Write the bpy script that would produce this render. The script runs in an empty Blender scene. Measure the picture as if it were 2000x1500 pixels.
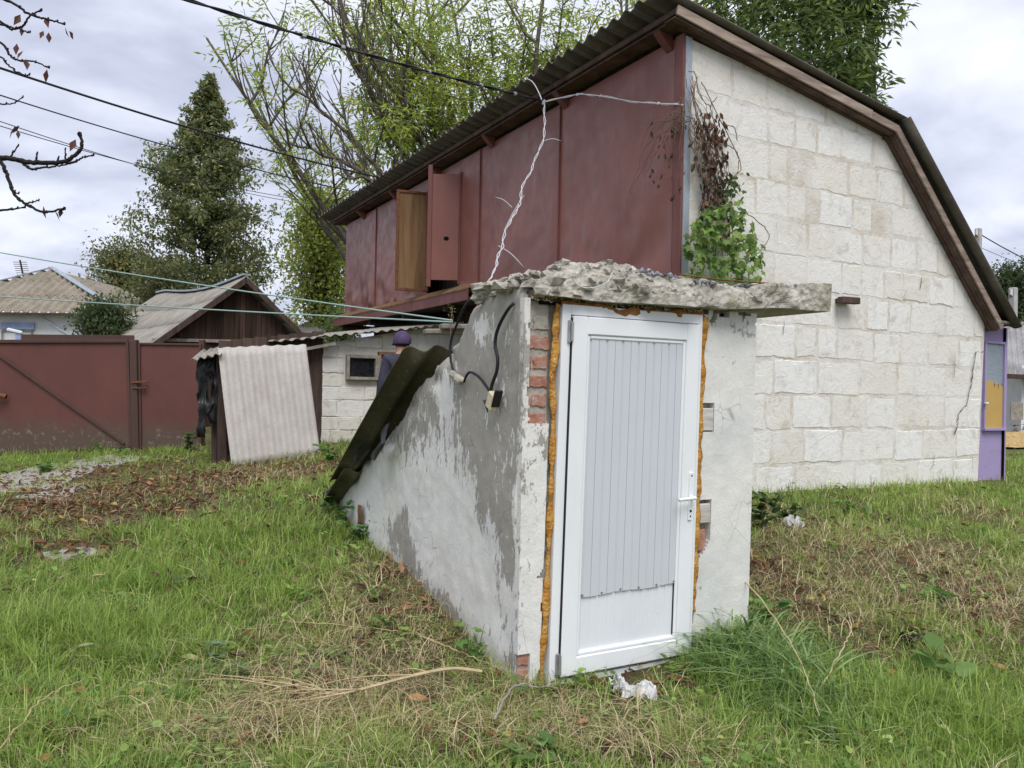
import bpy, bmesh, math, random
import numpy as np
from mathutils import Vector, Matrix, noise as mnoise
random.seed(7); rng = np.random.default_rng(7)
sc = bpy.context.scene
COL = sc.collection
# ------------------------------------------------------------------ camera
FOC = 1553.0
YAW, PITCH, ROLL = math.radians(28.8), math.radians(.26), .02
CAM = np.array([0, 0, 1.55])
cF = np.array([math.sin(YAW)*math.cos(PITCH), math.cos(YAW)*math.cos(PITCH), math.sin(PITCH)])
_R = np.array([math.cos(YAW), -math.sin(YAW), 0.]); _U = np.cross(_R, cF)
cR = _R*math.cos(ROLL)+_U*math.sin(ROLL); cU = -_R*math.sin(ROLL)+_U*math.cos(ROLL)
cam = bpy.data.cameras.new('camera'); cam.sensor_width = 36; cam.lens = FOC/2000*36
cam.clip_start = .05; cam.clip_end = 2000
co = bpy.data.objects.new('camera', cam); COL.objects.link(co); sc.camera = co
co.matrix_world = Matrix(((cR[0], cU[0], -cF[0], CAM[0]), (cR[1], cU[1], -cF[1], CAM[1]), (cR[2], cU[2], -cF[2], CAM[2]), (0, 0, 0, 1)))
# survey helpers: sight line through a photo point, cut at a real distance or a real wall plane
def ray(x, y): return cF+cR*(x-1000)/FOC+cU*(750-y)/FOC
def at(x, y, d): return CAM+ray(x, y)*d
def onX(x, y, X): v = ray(x, y); return CAM+v*(X/v[0])
def onY(x, y, Y): v = ray(x, y); return CAM+v*(Y/v[1])
# ------------------------------------------------------------------ light
sc.view_settings.view_transform = 'Standard'; sc.view_settings.look = 'None'
sc.view_settings.exposure = 0.8; sc.view_settings.gamma = 1; sc.view_settings.use_curve_mapping = False
SUN_EL, SUN_AZ = math.radians(55), math.radians(200)      # azimuth clockwise from +Y
w = bpy.data.worlds.new('World'); sc.world = w; w.use_nodes = True
nt = w.node_tree; nt.nodes.clear()
def wn(t, **k):
    n = nt.nodes.new(t)
    for a, b in k.items(): setattr(n, a, b)
    return n
wo = wn('ShaderNodeOutputWorld'); bg = wn('ShaderNodeBackground'); bg.inputs['Strength'].default_value = .1
sky = wn('ShaderNodeTexSky', sky_type='NISHITA', sun_disc=False, sun_elevation=SUN_EL, sun_rotation=SUN_AZ, dust_density=2.0)
tc = wn('ShaderNodeTexCoord'); sep = wn('ShaderNodeSeparateXYZ'); nt.links.new(tc.outputs['Generated'], sep.inputs[0])
def wmath(op, a, b=None):
    n = wn('ShaderNodeMath', operation=op)
    for i, v in enumerate((a, b)):
        if v is None: continue
        if hasattr(v, 'is_linked'): nt.links.new(v, n.inputs[i])
        else: n.inputs[i].default_value = v
    return n.outputs[0]
zz = wmath('ADD', wmath('MAXIMUM', sep.outputs[2], 0.0), .22)
cx = wn('ShaderNodeCombineXYZ'); nt.links.new(wmath('DIVIDE', sep.outputs[0], zz), cx.inputs[0]); nt.links.new(wmath('DIVIDE', sep.outputs[1], zz), cx.inputs[1])
def wnoise(sc_, det, off, dist=0.):
    m = wn('ShaderNodeMapping'); m.inputs['Location'].default_value = off; nt.links.new(cx.outputs[0], m.inputs[0])
    n = wn('ShaderNodeTexNoise'); n.inputs['Scale'].default_value = sc_; n.inputs['Detail'].default_value = det; n.inputs['Roughness'].default_value = .52
    n.inputs['Distortion'].default_value = dist; nt.links.new(m.outputs[0], n.inputs['Vector']); return n.outputs[0]
def wramp(fac, stops):
    n = wn('ShaderNodeValToRGB'); e = n.color_ramp.elements
    while len(e) < len(stops): e.new(.5)
    for q, (p, c) in zip(e, stops): q.position = p; q.color = (*c, 1)
    nt.links.new(fac, n.inputs[0]); return n.outputs[0]
cl = wmath('ADD', wmath('MULTIPLY', wnoise(.9, 6, (3.1, 7.7, 0), .3), .68), wmath('MULTIPLY', wnoise(3.2, 5, (1, 2, 0), .4), .32))
cloud = wramp(cl, [(.37, (.36, .39, .49)), (.45, (.47, .50, .62)), (.54, (.64, .67, .77)), (.64, (.80, .82, .87))])
sc10 = wn('ShaderNodeVectorMath', operation='SCALE'); nt.links.new(cloud, sc10.inputs[0]); sc10.inputs['Scale'].default_value = 8.0
mx = wn('ShaderNodeMix', data_type='RGBA'); mx.inputs[0].default_value = .93
nt.links.new(sky.outputs[0], mx.inputs[6]); nt.links.new(sc10.outputs[0], mx.inputs[7])
nt.links.new(mx.outputs[2], bg.inputs['Color']); nt.links.new(bg.outputs[0], wo.inputs[0])
sl = bpy.data.lights.new('sun', 'SUN'); sl.energy = 1.5; sl.angle = math.radians(35); sl.color = (1, .97, .92)
so = bpy.data.objects.new('sun', sl); COL.objects.link(so)
sd = Vector((math.sin(SUN_AZ)*math.cos(SUN_EL), math.cos(SUN_AZ)*math.cos(SUN_EL), math.sin(SUN_EL)))
so.rotation_euler = sd.to_track_quat('Z', 'Y').to_euler(); so.location = (0, 0, 30)
# ------------------------------------------------------------------ materials
class NT:
    def __init__(s, name):
        s.m = bpy.data.materials.new(name); s.m.use_nodes = True; s.t = s.m.node_tree; s.t.nodes.clear()
        s.out = s.n('ShaderNodeOutputMaterial'); s.bs = s.n('ShaderNodeBsdfPrincipled'); s.l(s.bs.outputs[0], s.out.inputs[0])
        s.pos = s.n('ShaderNodeNewGeometry').outputs['Position']
    def n(s, t, **k):
        x = s.t.nodes.new(t)
        for a, b in k.items(): setattr(x, a, b)
        return x
    def l(s, a, b): s.t.links.new(a, b)
    def put(s, sock, v):
        if hasattr(v, 'is_linked'): s.l(v, sock)
        elif isinstance(v, (tuple, list)) and len(v) == 3 and sock.type == 'RGBA': sock.default_value = (*v, 1)
        else: sock.default_value = v
    def mp(s, scale=(1, 1, 1), loc=(0, 0, 0), vec=None):
        m = s.n('ShaderNodeMapping'); m.inputs['Scale'].default_value = scale; m.inputs['Location'].default_value = loc
        s.l(vec or s.pos, m.inputs[0]); return m.outputs[0]
    def noise(s, scale, det=4, rough=.55, vec=None, dist=0.):
        n = s.n('ShaderNodeTexNoise'); n.inputs['Scale'].default_value = scale; n.inputs['Detail'].default_value = det
        n.inputs['Roughness'].default_value = rough; n.inputs['Distortion'].default_value = dist; s.l(vec or s.pos, n.inputs['Vector']); return n.outputs[0]
    def vor(s, scale, vec=None, feat='F1', out='Distance'):
        n = s.n('ShaderNodeTexVoronoi', feature=feat); n.inputs['Scale'].default_value = scale; s.l(vec or s.pos, n.inputs['Vector']); return n.outputs[out]
    def ramp(s, fac, stops):
        n = s.n('ShaderNodeValToRGB'); e = n.color_ramp.elements
        while len(e) < len(stops): e.new(.5)
        for q, (p, c) in zip(e, stops):
            q.position = p; q.color = (*c, 1) if isinstance(c, (tuple, list)) else (c, c, c, 1)
        s.l(fac, n.inputs[0]); return n.outputs[0]
    def mix(s, f, a, b, blend='MIX'):
        n = s.n('ShaderNodeMix', data_type='RGBA', blend_type=blend); s.put(n.inputs[0], f); s.put(n.inputs[6], a); s.put(n.inputs[7], b); return n.outputs[2]
    def math(s, op, a, b=0.):
        n = s.n('ShaderNodeMath', operation=op); s.put(n.inputs[0], a); s.put(n.inputs[1], b); return n.outputs[0]
    def attr(s, name, out='Color'): return s.n('ShaderNodeAttribute', attribute_name=name).outputs[out]
    def rnd(s): return s.n('ShaderNodeObjectInfo').outputs['Random']
    def bump(s, h, strength=.5, dist=.01, nrm=None):
        b = s.n('ShaderNodeBump'); b.inputs['Strength'].default_value = strength; b.inputs['Distance'].default_value = dist
        s.l(h, b.inputs['Height'])
        if nrm: s.l(nrm, b.inputs['Normal'])
        return b.outputs[0]
    def done(s, col, rough=.85, nrm=None, metal=0., spec=.3):
        s.put(s.bs.inputs['Base Color'], col); s.put(s.bs.inputs['Roughness'], rough); s.bs.inputs['Metallic'].default_value = metal
        s.bs.inputs['Specular IOR Level'].default_value = spec
        if nrm: s.l(nrm, s.bs.inputs['Normal'])
        return s.m
M = {}
def simple(name, c, rough=.8, var=.25, scale=6, bump=.3, bscale=40, spec=.3, metal=0., obj_var=0.):
    k = NT(name); a = k.noise(scale, 5, .6); d = tuple(max(0, v*(1-var)) for v in c); l = tuple(min(1, v*(1+var)) for v in c)
    col = k.ramp(a, [(.3, d), (.7, l)])
    if obj_var:
        g = k.math('ADD', k.math('MULTIPLY', k.rnd(), 2*obj_var), 1-obj_var); v = k.n('ShaderNodeVectorMath', operation='SCALE'); k.l(col, v.inputs[0]); k.l(g, v.inputs['Scale']); col = v.outputs[0]
    nr = k.bump(k.noise(bscale, 4, .6), bump, .01) if bump else None
    M[name] = k.done(col, rough, nr, metal, spec); return M[name]
# peeling whitewash over grey render; vertex attribute "wear" says where the paint has gone
def m_plaster(name, white=(.76, .75, .725), grey=(.36, .34, .305), stain=(.60, .565, .50), bias=0., stretch=.38):
    k = NT(name); wear = k.attr('wear', 'Fac')
    v = k.mp((1, 1, stretch)); n1 = k.noise(12, 9, .76, v, .5); n2 = k.noise(30, 6, .72, k.mp((1, 1, .45)), .3)
    f = k.math('ADD', k.math('ADD', k.math('MULTIPLY', n1, .95), k.math('MULTIPLY', n2, .62)), k.math('ADD', wear, bias-.205))
    mask = k.ramp(f, [(.74, 0.), (.78, 1.)])
    big = k.noise(1.7, 5, .6); wcol = k.mix(k.ramp(big, [(.46, 0.), (.75, .75)]), white, stain)
    blu = k.noise(2.6, 4, .6, k.mp((1, 1, 1), (4, 4, 4))); wcol = k.mix(k.ramp(blu, [(.5, 0.), (.72, .5)]), wcol, (.58, .59, .60))
    fine = k.noise(120, 3, .7); wcol = k.mix(k.ramp(fine, [(.28, .5), (.45, 0.)]), wcol, grey)
    gcol = k.mix(k.noise(14, 6, .7), tuple(c*.72 for c in grey), tuple(c*1.3 for c in grey))
    h = k.math('SUBTRACT', k.math('ADD', k.math('MULTIPLY', k.noise(60, 6, .7), .35), k.math('MULTIPLY', k.noise(9, 5, .6), .5)), k.math('MULTIPLY', mask, .45))
    cr = k.vor(7.5, k.mp((1, 1, .8)), 'DISTANCE_TO_EDGE'); crm = k.math('MULTIPLY', k.ramp(cr, [(.0, 1.), (.014, 0.)]), k.ramp(k.noise(2.3, 3), [(.5, 0.), (.62, 1.)]))
    col = k.mix(k.math('MULTIPLY', crm, .65), k.mix(mask, wcol, gcol), (.09, .085, .08))
    M[name] = k.done(col, .92, k.bump(h, .7, .012), 0, .15)
m_plaster('plaster')
m_plaster('plaster_pier', stretch=.7, bias=-.02)
m_plaster('plaster_right', white=(.74, .73, .69), grey=(.42, .40, .36), stain=(.50, .52, .53), bias=-.06, stretch=.8)
def smear(k, col):
    # lime slurry and tan stains brushed over blocks and joints alike
    a = k.noise(1.1, 6, .62, k.mp((1, 1, 1.4), (3, 0, 8)), .6); col = k.mix(k.ramp(a, [(.50, 0.), (.60, .85)]), col, k.mix(k.noise(7, 5, .7), (.75, .725, .67), (.83, .815, .775)))
    b = k.noise(3.4, 8, .74, k.mp((1, 1, 1), (1, 6, 2)), .9); col = k.mix(k.ramp(b, [(.60, 0.), (.68, .5)]), col, (.58, .515, .425))
    c = k.noise(6.5, 8, .72, k.mp((1, 1, .7), (5, 5, 5)), .7); return k.mix(k.ramp(c, [(.58, 0.), (.66, .5)]), col, (.55, .545, .54))
def m_block():
    k = NT('limestone_block'); r = k.rnd()
    base = k.ramp(r, [(0., (.74, .705, .63)), (.35, (.81, .79, .74)), (.7, (.83, .82, .79)), (1., (.77, .735, .66))])
    off = k.n('ShaderNodeVectorMath', operation='SCALE'); cxyz = k.n('ShaderNodeCombineXYZ'); k.l(r, cxyz.inputs[0]); k.l(r, cxyz.inputs[2]); k.l(cxyz.outputs[0], off.inputs[0]); off.inputs['Scale'].default_value = 17.
    vv = k.n('ShaderNodeVectorMath', operation='ADD'); k.l(k.pos, vv.inputs[0]); k.l(off.outputs[0], vv.inputs[1])
    st = k.noise(3.2, 7, .68, vv.outputs[0], .6); col = k.mix(k.ramp(st, [(.55, 0.), (.68, .75)]), base, (.50, .45, .37))
    g = k.noise(5, 6, .7, k.mp((1, 1, 1), (9, 2, 5), vv.outputs[0])); col = k.mix(k.ramp(g, [(.56, 0.), (.7, .6)]), col, (.55, .55, .55))
    fl = k.noise(55, 5, .72); col = k.mix(k.ramp(fl, [(.30, .55), (.42, 0.)]), col, (.44, .40, .34))
    h = k.math('ADD', k.math('MULTIPLY', k.noise(9, 9, .72, vv.outputs[0], 1.2), .9), k.math('MULTIPLY', k.noise(70, 4, .7), .25))
    M['block'] = k.done(smear(k, col), .95, k.bump(h, .75, .024), 0, .12)
    k = NT('lime_mortar'); st = k.noise(2.4, 7, .68); col = k.mix(k.ramp(st, [(.42, 0.), (.62, 1.)]), (.76, .735, .68), (.62, .56, .475))
    h = k.math('ADD', k.noise(16, 8, .72, None, .8), k.math('MULTIPLY', k.noise(70, 4, .7), .3))
    M['mortar'] = k.done(smear(k, col), .95, k.bump(h, .75, .024), 0, .12)
m_block()
def m_red(name, c, rust, rough=.5, dirt=None, z0=0.):
    k = NT(name); n = k.noise(1.3, 5, .6, k.mp((1, 1, .7))); col = k.mix(k.ramp(n, [(.35, 0.), (.7, .8)]), c, tuple(v*.72 for v in c))
    sp = k.noise(34, 4, .7); col = k.mix(k.ramp(sp, [(.68, 0.), (.76, .7)]), col, rust)
    st = k.noise(5, 4, .6, k.mp((2.5, 2.5, .12))); col = k.mix(k.ramp(st, [(.55, 0.), (.75, .35)]), col, tuple(v*.6 for v in c))
    if dirt:
        sp = k.n('ShaderNodeSeparateXYZ'); k.l(k.pos, sp.inputs[0]); hz = k.math('ADD', k.math('SUBTRACT', z0, sp.outputs[2]), k.math('MULTIPLY', k.noise(4, 6, .7), .9))
        col = k.mix(k.ramp(hz, [(.30, 0.), (.62, .9)]), col, dirt)
        lich = k.math('MULTIPLY', k.ramp(hz, [(.45, 0.), (.6, 1.)]), k.ramp(k.noise(9, 8, .75), [(.55, 0.), (.68, .8)])); col = k.mix(lich, col, (.32, .29, .24))
    h = k.noise(90, 3, .6)
    M[name] = k.done(col, k.ramp(k.noise(6, 5), [(.3, rough-.1), (.7, rough+.12)]), k.bump(h, .12, .004), 0, .45)
m_red('red_sheet', (.25, .092, .070), (.32, .20, .13), .40)
m_red('red_trim', (.19, .068, .058), (.34, .24, .18), .6)
m_red('gate_red', (.14, .050, .040), (.17, .085, .055), .62, (.095, .065, .048), .72)
m_red('gate_iron', (.085, .042, .032), (.14, .08, .05), .7)
def m_wood(name, a, b, scale=(20, 20, 1.2), ov=.25):
    k = NT(name); r = k.rnd(); c = k.n('ShaderNodeCombineXYZ'); k.l(k.math('MULTIPLY', r, 31.), c.inputs[0]); k.l(k.math('MULTIPLY', r, 13.), c.inputs[2])
    v = k.n('ShaderNodeVectorMath', operation='ADD'); k.l(k.pos, v.inputs[0]); k.l(c.outputs[0], v.inputs[1])
    g = k.noise(1., 8, .7, k.mp(scale, (0, 0, 0), v.outputs[0]), .4); col = k.ramp(g, [(.3, a), (.7, b)])
    gm = k.math('ADD', k.math('MULTIPLY', r, 2*ov), 1-ov); s = k.n('ShaderNodeVectorMath', operation='SCALE'); k.l(col, s.inputs[0]); k.l(gm, s.inputs['Scale'])
    M[name] = k.done(s.outputs[0], .85, k.bump(g, .5, .006), 0, .2)
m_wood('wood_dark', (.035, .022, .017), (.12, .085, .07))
m_wood('wood_barn', (.032, .018, .013), (.105, .066, .05), (14, 14, .6), .35)
m_wood('wood_rake', (.14, .10, .08), (.44, .35, .29), (1.6, 14, 14), .12)
m_wood('wood_soffit', (.035, .022, .017), (.15, .10, .08), (4, 4, 4), .2)
m_wood('wood_grey', (.16, .14, .12), (.42, .38, .33), (8, 8, 8), .2)
m_wood('wood_white', (.34, .31, .28), (.66, .63, .59), (3, 8, 30), .1)
m_wood('wood_brown', (.11, .058, .028), (.30, .18, .095), (6, 6, .5), .1)
def m_slate(name, c, moss, amt=.5, rough=.95):
    k = NT(name); n = k.noise(2.2, 7, .68); col = k.mix(k.ramp(n, [(.5-amt*.25, 0.), (.72, .9)]), c, moss)
    f = k.noise(45, 5, .75); col = k.mix(k.ramp(f, [(.3, .6), (.5, 0.)]), col, tuple(v*.55 for v in c))
    f2 = k.noise(30, 5, .75, k.mp((1, 1, 1), (7, 3, 1))); col = k.mix(k.ramp(f2, [(.6, 0.), (.7, .35)]), col, (.62, .6, .56))
    M[name] = k.done(col, rough, k.bump(k.noise(80, 5, .7), .35, .006), 0, .12)
m_slate('slate_roof', (.17, .155, .13), (.055, .048, .035), .8)
m_slate('slate_pale', (.53, .50, .47), (.40, .37, .33), .3)
m_slate('slate_barn', (.36, .34, .31), (.20, .18, .14), .6)
m_slate('slate_house', (.34, .30, .25), (.17, .145, .105), .6)
m_slate('slate_mossy', (.15, .135, .085), (.045, .043, .025), .8)
m_slate('slate_east', (.38, .37, .38), (.2, .2, .19), .5)
def m_concrete():
    k = NT('rough_concrete'); n = k.noise(5, 8, .72); col = k.ramp(n, [(.28, (.27, .245, .20)), (.48, (.52, .49, .425)), (.70, (.72, .69, .61))])
    ag = k.vor(24, None, 'F1', 'Distance'); col = k.mix(k.ramp(ag, [(.4, 0.), (.8, .4)]), col, (.26, .24, .20))
    mo = k.noise(3.4, 6, .7, k.mp((1, 1, 1), (5, 5, 5))); col = k.mix(k.ramp(mo, [(.55, 0.), (.7, .65)]), col, (.23, .20, .09))
    h = k.math('ADD', k.noise(26, 9, .75, None, .6), k.math('MULTIPLY', k.vor(30), .6)); M['concrete'] = k.done(col, .97, k.bump(h, 1., .02), 0, .1)
    k = NT('smooth_concrete'); n = k.noise(9, 8, .7); col = k.ramp(n, [(.3, (.20, .185, .165)), (.7, (.44, .42, .385))]); M['concrete_smooth'] = k.done(col, .95, k.bump(k.noise(60, 6, .7), .5, .008), 0, .1)
    k = NT('aggregate'); n = k.noise(16, 7, .72); col = k.ramp(n, [(.3, (.34, .31, .26)), (.5, (.56, .53, .46)), (.7, (.74, .71, .63))]); M['aggregate'] = k.done(col, .97, k.bump(k.noise(60, 7, .72), .9, .012), 0, .1)
    k = NT('foam'); n = k.noise(22, 6, .65); col = k.ramp(n, [(.3, (.24, .095, .018)), (.5, (.46, .22, .04)), (.72, (.66, .42, .13))])
    M['foam'] = k.done(col, .7, k.bump(k.math('ADD', k.noise(70, 4, .6), k.vor(60)), .6, .01), 0, .3)
    k = NT('foam_old'); n = k.noise(22, 6, .65); col = k.ramp(n, [(.3, (.16, .055, .012)), (.7, (.42, .20, .05))]); M['foam_old'] = k.done(col, .75, k.bump(k.noise(60, 5, .65), .6, .01), 0, .3)
    k = NT('brick'); n = k.noise(11, 7, .72); col = k.ramp(n, [(.3, (.30, .12, .08)), (.46, (.43, .20, .145)), (.58, (.47, .30, .245)), (.66, (.46, .41, .36))]); M['brick'] = k.done(col, .95, k.bump(k.noise(40, 7, .72), .9, .015), 0, .1)
m_concrete()
simple('brick_mortar', (.40, .37, .32), .95, .25, 14, .9, 50, .1)
def m_pvc():
    k = NT('white_pvc'); n = k.noise(3, 6, .65, k.mp((1, 1, .5))); col = k.mix(k.ramp(n, [(.45, 0.), (.75, .5)]), (.80, .82, .84), (.68, .70, .72))
    d = k.noise(40, 4, .7); col = k.mix(k.ramp(d, [(.70, 0.), (.76, .7)]), col, (.3, .28, .25)); M['pvc'] = k.done(col, .38, None, 0, .45)
    k = NT('panel_white'); n = k.noise(2.4, 6, .65); col = k.mix(k.ramp(n, [(.4, 0.), (.75, .6)]), (.74, .76, .79), (.63, .65, .68))
    d = k.noise(34, 4, .72); col = k.mix(k.ramp(d, [(.70, 0.), (.75, .8)]), col, (.25, .24, .22)); M['panel_white'] = k.done(col, .42, k.bump(k.noise(7, 3), .08, .01), 0, .45)
    k = NT('panel_grey'); n = k.noise(2.4, 6, .65); col = k.mix(k.ramp(n, [(.4, 0.), (.75, .6)]), (.575, .605, .64), (.53, .56, .595))
    d = k.noise(34, 4, .72); col = k.mix(k.ramp(d, [(.71, 0.), (.76, .6)]), col, (.28, .28, .28)); M['panel_grey'] = k.done(col, .40, k.bump(k.noise(5, 3), .08, .01), 0, .5)
m_pvc()
simple('black_rubber', (.014, .014, .016), .5, .2, 20, 0, 1, .4)
simple('wire_white', (.52, .52, .54), .5, .15, 30, 0, 1, .4)
simple('wire_black', (.016, .016, .02), .55, .1, 8, 0, 1, .3)
simple('wire_green', (.30, .42, .39), .5, .1, 8, 0, 1, .3)
simple('steel', (.36, .36, .37), .4, .2, 30, .1, 80, .5, .6)
simple('zinc', (.36, .41, .46), .5, .22, 4, .1, 60, .5, .25)
simple('rusty_iron', (.17, .075, .04), .85, .35, 20, .3, 80, .2)
simple('cream_plastic', (.62, .55, .36), .5, .12, 30, .05, 60, .4)
simple('black_film', (.012, .012, .014), .42, .4, 8, .5, 20, .4)
simple('shade_black', (.01, .01, .01), 1., .2, 5, 0, 1, .05)  # flat black painted in for the shade inside gaps, cracks and holes
simple('glass_dark', (.018, .02, .022), .12, .6, 9, 0, 1, .6)
simple('whitewash', (.72, .74, .76), .9, .1, 2, .2, 30, .2)
simple('blue_paint', (.30, .38, .58), .85, .15, 4, .2, 40, .2)
simple('bark', (.075, .063, .05), .95, .4, 12, .8, 30, .1)
simple('bark_ash', (.12, .105, .085), .95, .4, 10, .6, 30, .1)
simple('bark_dark', (.030, .025, .024), .9, .3, 20, .4, 60, .1)
simple('dry_stem', (.20, .145, .10), .9, .35, 20, .2, 60, .1)
simple('straw_stem', (.46, .37, .22), .85, .25, 20, .2, 60, .1)
simple('pole_concrete', (.42, .41, .40), .95, .15, 4, .3, 30, .1)
simple('litter', (.62, .62, .63), .45, .2, 18, .5, 30, .4)
simple('jacket', (.052, .05, .075), .9, .25, 12, .4, 60, .15)
simple('cap_cloth', (.085, .058, .12), .9, .2, 14, .3, 90, .15)
simple('trousers', (.05, .05, .055), .9, .25, 12, .4, 60, .15)
simple('skin', (.36, .21, .15), .6, .12, 12, .05, 80, .3)
simple('hair', (.03, .024, .02), .8, .2, 60, .3, 90, .2)
simple('boots', (.03, .026, .022), .6, .2, 20, .2, 60, .3)
simple('pebble', (.27, .28, .30), .95, .35, 20, .4, 60, .1, obj_var=0)
simple('hay', (.42, .30, .14), .95, .3, 12, .6, 40, .1)
def m_purple():
    k = NT('purple_paint'); n = k.noise(3, 6, .65); col = k.mix(k.ramp(n, [(.4, 0.), (.75, .7)]), (.36, .29, .50), (.30, .25, .40))
    c = k.noise(1., 6, .7, k.mp((5, 5, 30))); col = k.mix(k.ramp(c, [(.62, 0.), (.7, .6)]), col, (.2, .17, .25)); M['purple'] = k.done(col, .7, k.bump(c, .4, .008), 0, .3)
    k = NT('frosted_glass'); v = k.vor(140); col = k.ramp(v, [(.1, (.10, .13, .15)), (.6, (.32, .37, .42))]); M['frosted'] = k.done(col, .25, k.bump(v, .6, .004), 0, .5)
m_purple()
simple('ochre', (.50, .33, .10), .7, .08, 3, .1, 30, .3)
def m_leaf(name, trans=.35, rough=.6):
    k = NT(name); c = k.attr('Col'); d = k.n('ShaderNodeBsdfDiffuse'); t = k.n('ShaderNodeBsdfTranslucent'); mx = k.n('ShaderNodeMixShader'); g = k.n('ShaderNodeBsdfGlossy')
    g.inputs['Roughness'].default_value = rough; g.inputs['Color'].default_value = (.5, .5, .5, 1)
    k.l(c, d.inputs[0]); br = k.n('ShaderNodeVectorMath', operation='SCALE'); k.l(c, br.inputs[0]); br.inputs['Scale'].default_value = 1.5; k.l(br.outputs[0], t.inputs[0])
    mx.inputs[0].default_value = trans; k.l(d.outputs[0], mx.inputs[1]); k.l(t.outputs[0], mx.inputs[2])
    m2 = k.n('ShaderNodeMixShader'); m2.inputs[0].default_value = .06; k.l(mx.outputs[0], m2.inputs[1]); k.l(g.outputs[0], m2.inputs[2]); k.l(m2.outputs[0], k.out.inputs[0]); k.t.nodes.remove(k.bs)
    M[name] = k.m
m_leaf('leaf', .45); m_leaf('grass', .35, .5); m_leaf('dry', .15, .7)
def m_soil():
    k = NT('soil'); n = k.noise(1.1, 6, .65); col = k.ramp(n, [(.35, (.075, .060, .036)), (.5, (.11, .115, .045)), (.7, (.13, .15, .055))])
    f = k.noise(40, 6, .75); col = k.mix(k.ramp(f, [(.45, 0.), (.65, .7)]), col, (.17, .12, .075))
    M['soil'] = k.done(col, 1., k.bump(k.noise(30, 8, .75), 1., .03), 0, .05)
m_soil()
# ------------------------------------------------------------------ mesh helpers
ORG = {}
def npmesh(name, V, F, col=None, attrs=None, smooth=False):
    V = np.asarray(V, np.float32); me = bpy.data.meshes.new(name)
    if isinstance(F, np.ndarray):
        m, k = F.shape; lt = F.astype(np.int32).ravel(); ls = np.arange(0, m*k, k, dtype=np.int32)
    else:
        lens = np.array([len(f) for f in F], np.int32); lt = np.array([i for f in F for i in f], np.int32); m = len(F); ls = np.concatenate([[0], np.cumsum(lens)[:-1]]).astype(np.int32)
    me.vertices.add(len(V)); me.vertices.foreach_set('co', V.ravel()); me.loops.add(len(lt)); me.loops.foreach_set('vertex_index', lt)
    me.polygons.add(m); me.polygons.foreach_set('loop_start', ls)
    me.update(calc_edges=True)
    me.polygons.foreach_set('use_smooth', np.full(m, bool(smooth)))
    if col is not None:
        a = me.color_attributes.new('Col', 'FLOAT_COLOR', 'POINT'); c = np.ones((len(V), 4), np.float32); c[:, :3] = col; a.data.foreach_set('color', c.ravel())
    for nme, arr in (attrs or {}).items():
        a = me.attributes.new(nme, 'FLOAT', 'POINT'); a.data.foreach_set('value', np.asarray(arr, np.float32))
    return me
def tag(o, label=None, cat=None, group=None, kind=None):
    for k, v in (('label', label), ('category', cat), ('group', group), ('kind', kind)):
        if v: o[k] = v
    return o
def thing(name, loc, label=None, cat=None, group=None):
    o = bpy.data.objects.new(name, None); COL.objects.link(o); o.location = tuple(float(c) for c in loc); o.empty_display_size = .1; ORG[o.name] = np.array(loc, float)
    return tag(o, label, cat, group)
def obj(name, V, F, mat, parent=None, col=None, attrs=None, smooth=False):
    V = np.asarray(V, float)
    if parent is not None: org = ORG[parent.name]
    else: org = np.array([V[:, 0].mean(), V[:, 1].mean(), V[:, 2].min()])
    me = npmesh(name, V-org, F, col, attrs, smooth); me.materials.append(M[mat] if isinstance(mat, str) else mat)
    o = bpy.data.objects.new(name, me); COL.objects.link(o)
    if parent is not None: o.parent = parent
    else: o.location = tuple(org)
    ORG[o.name] = org; return o
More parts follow.
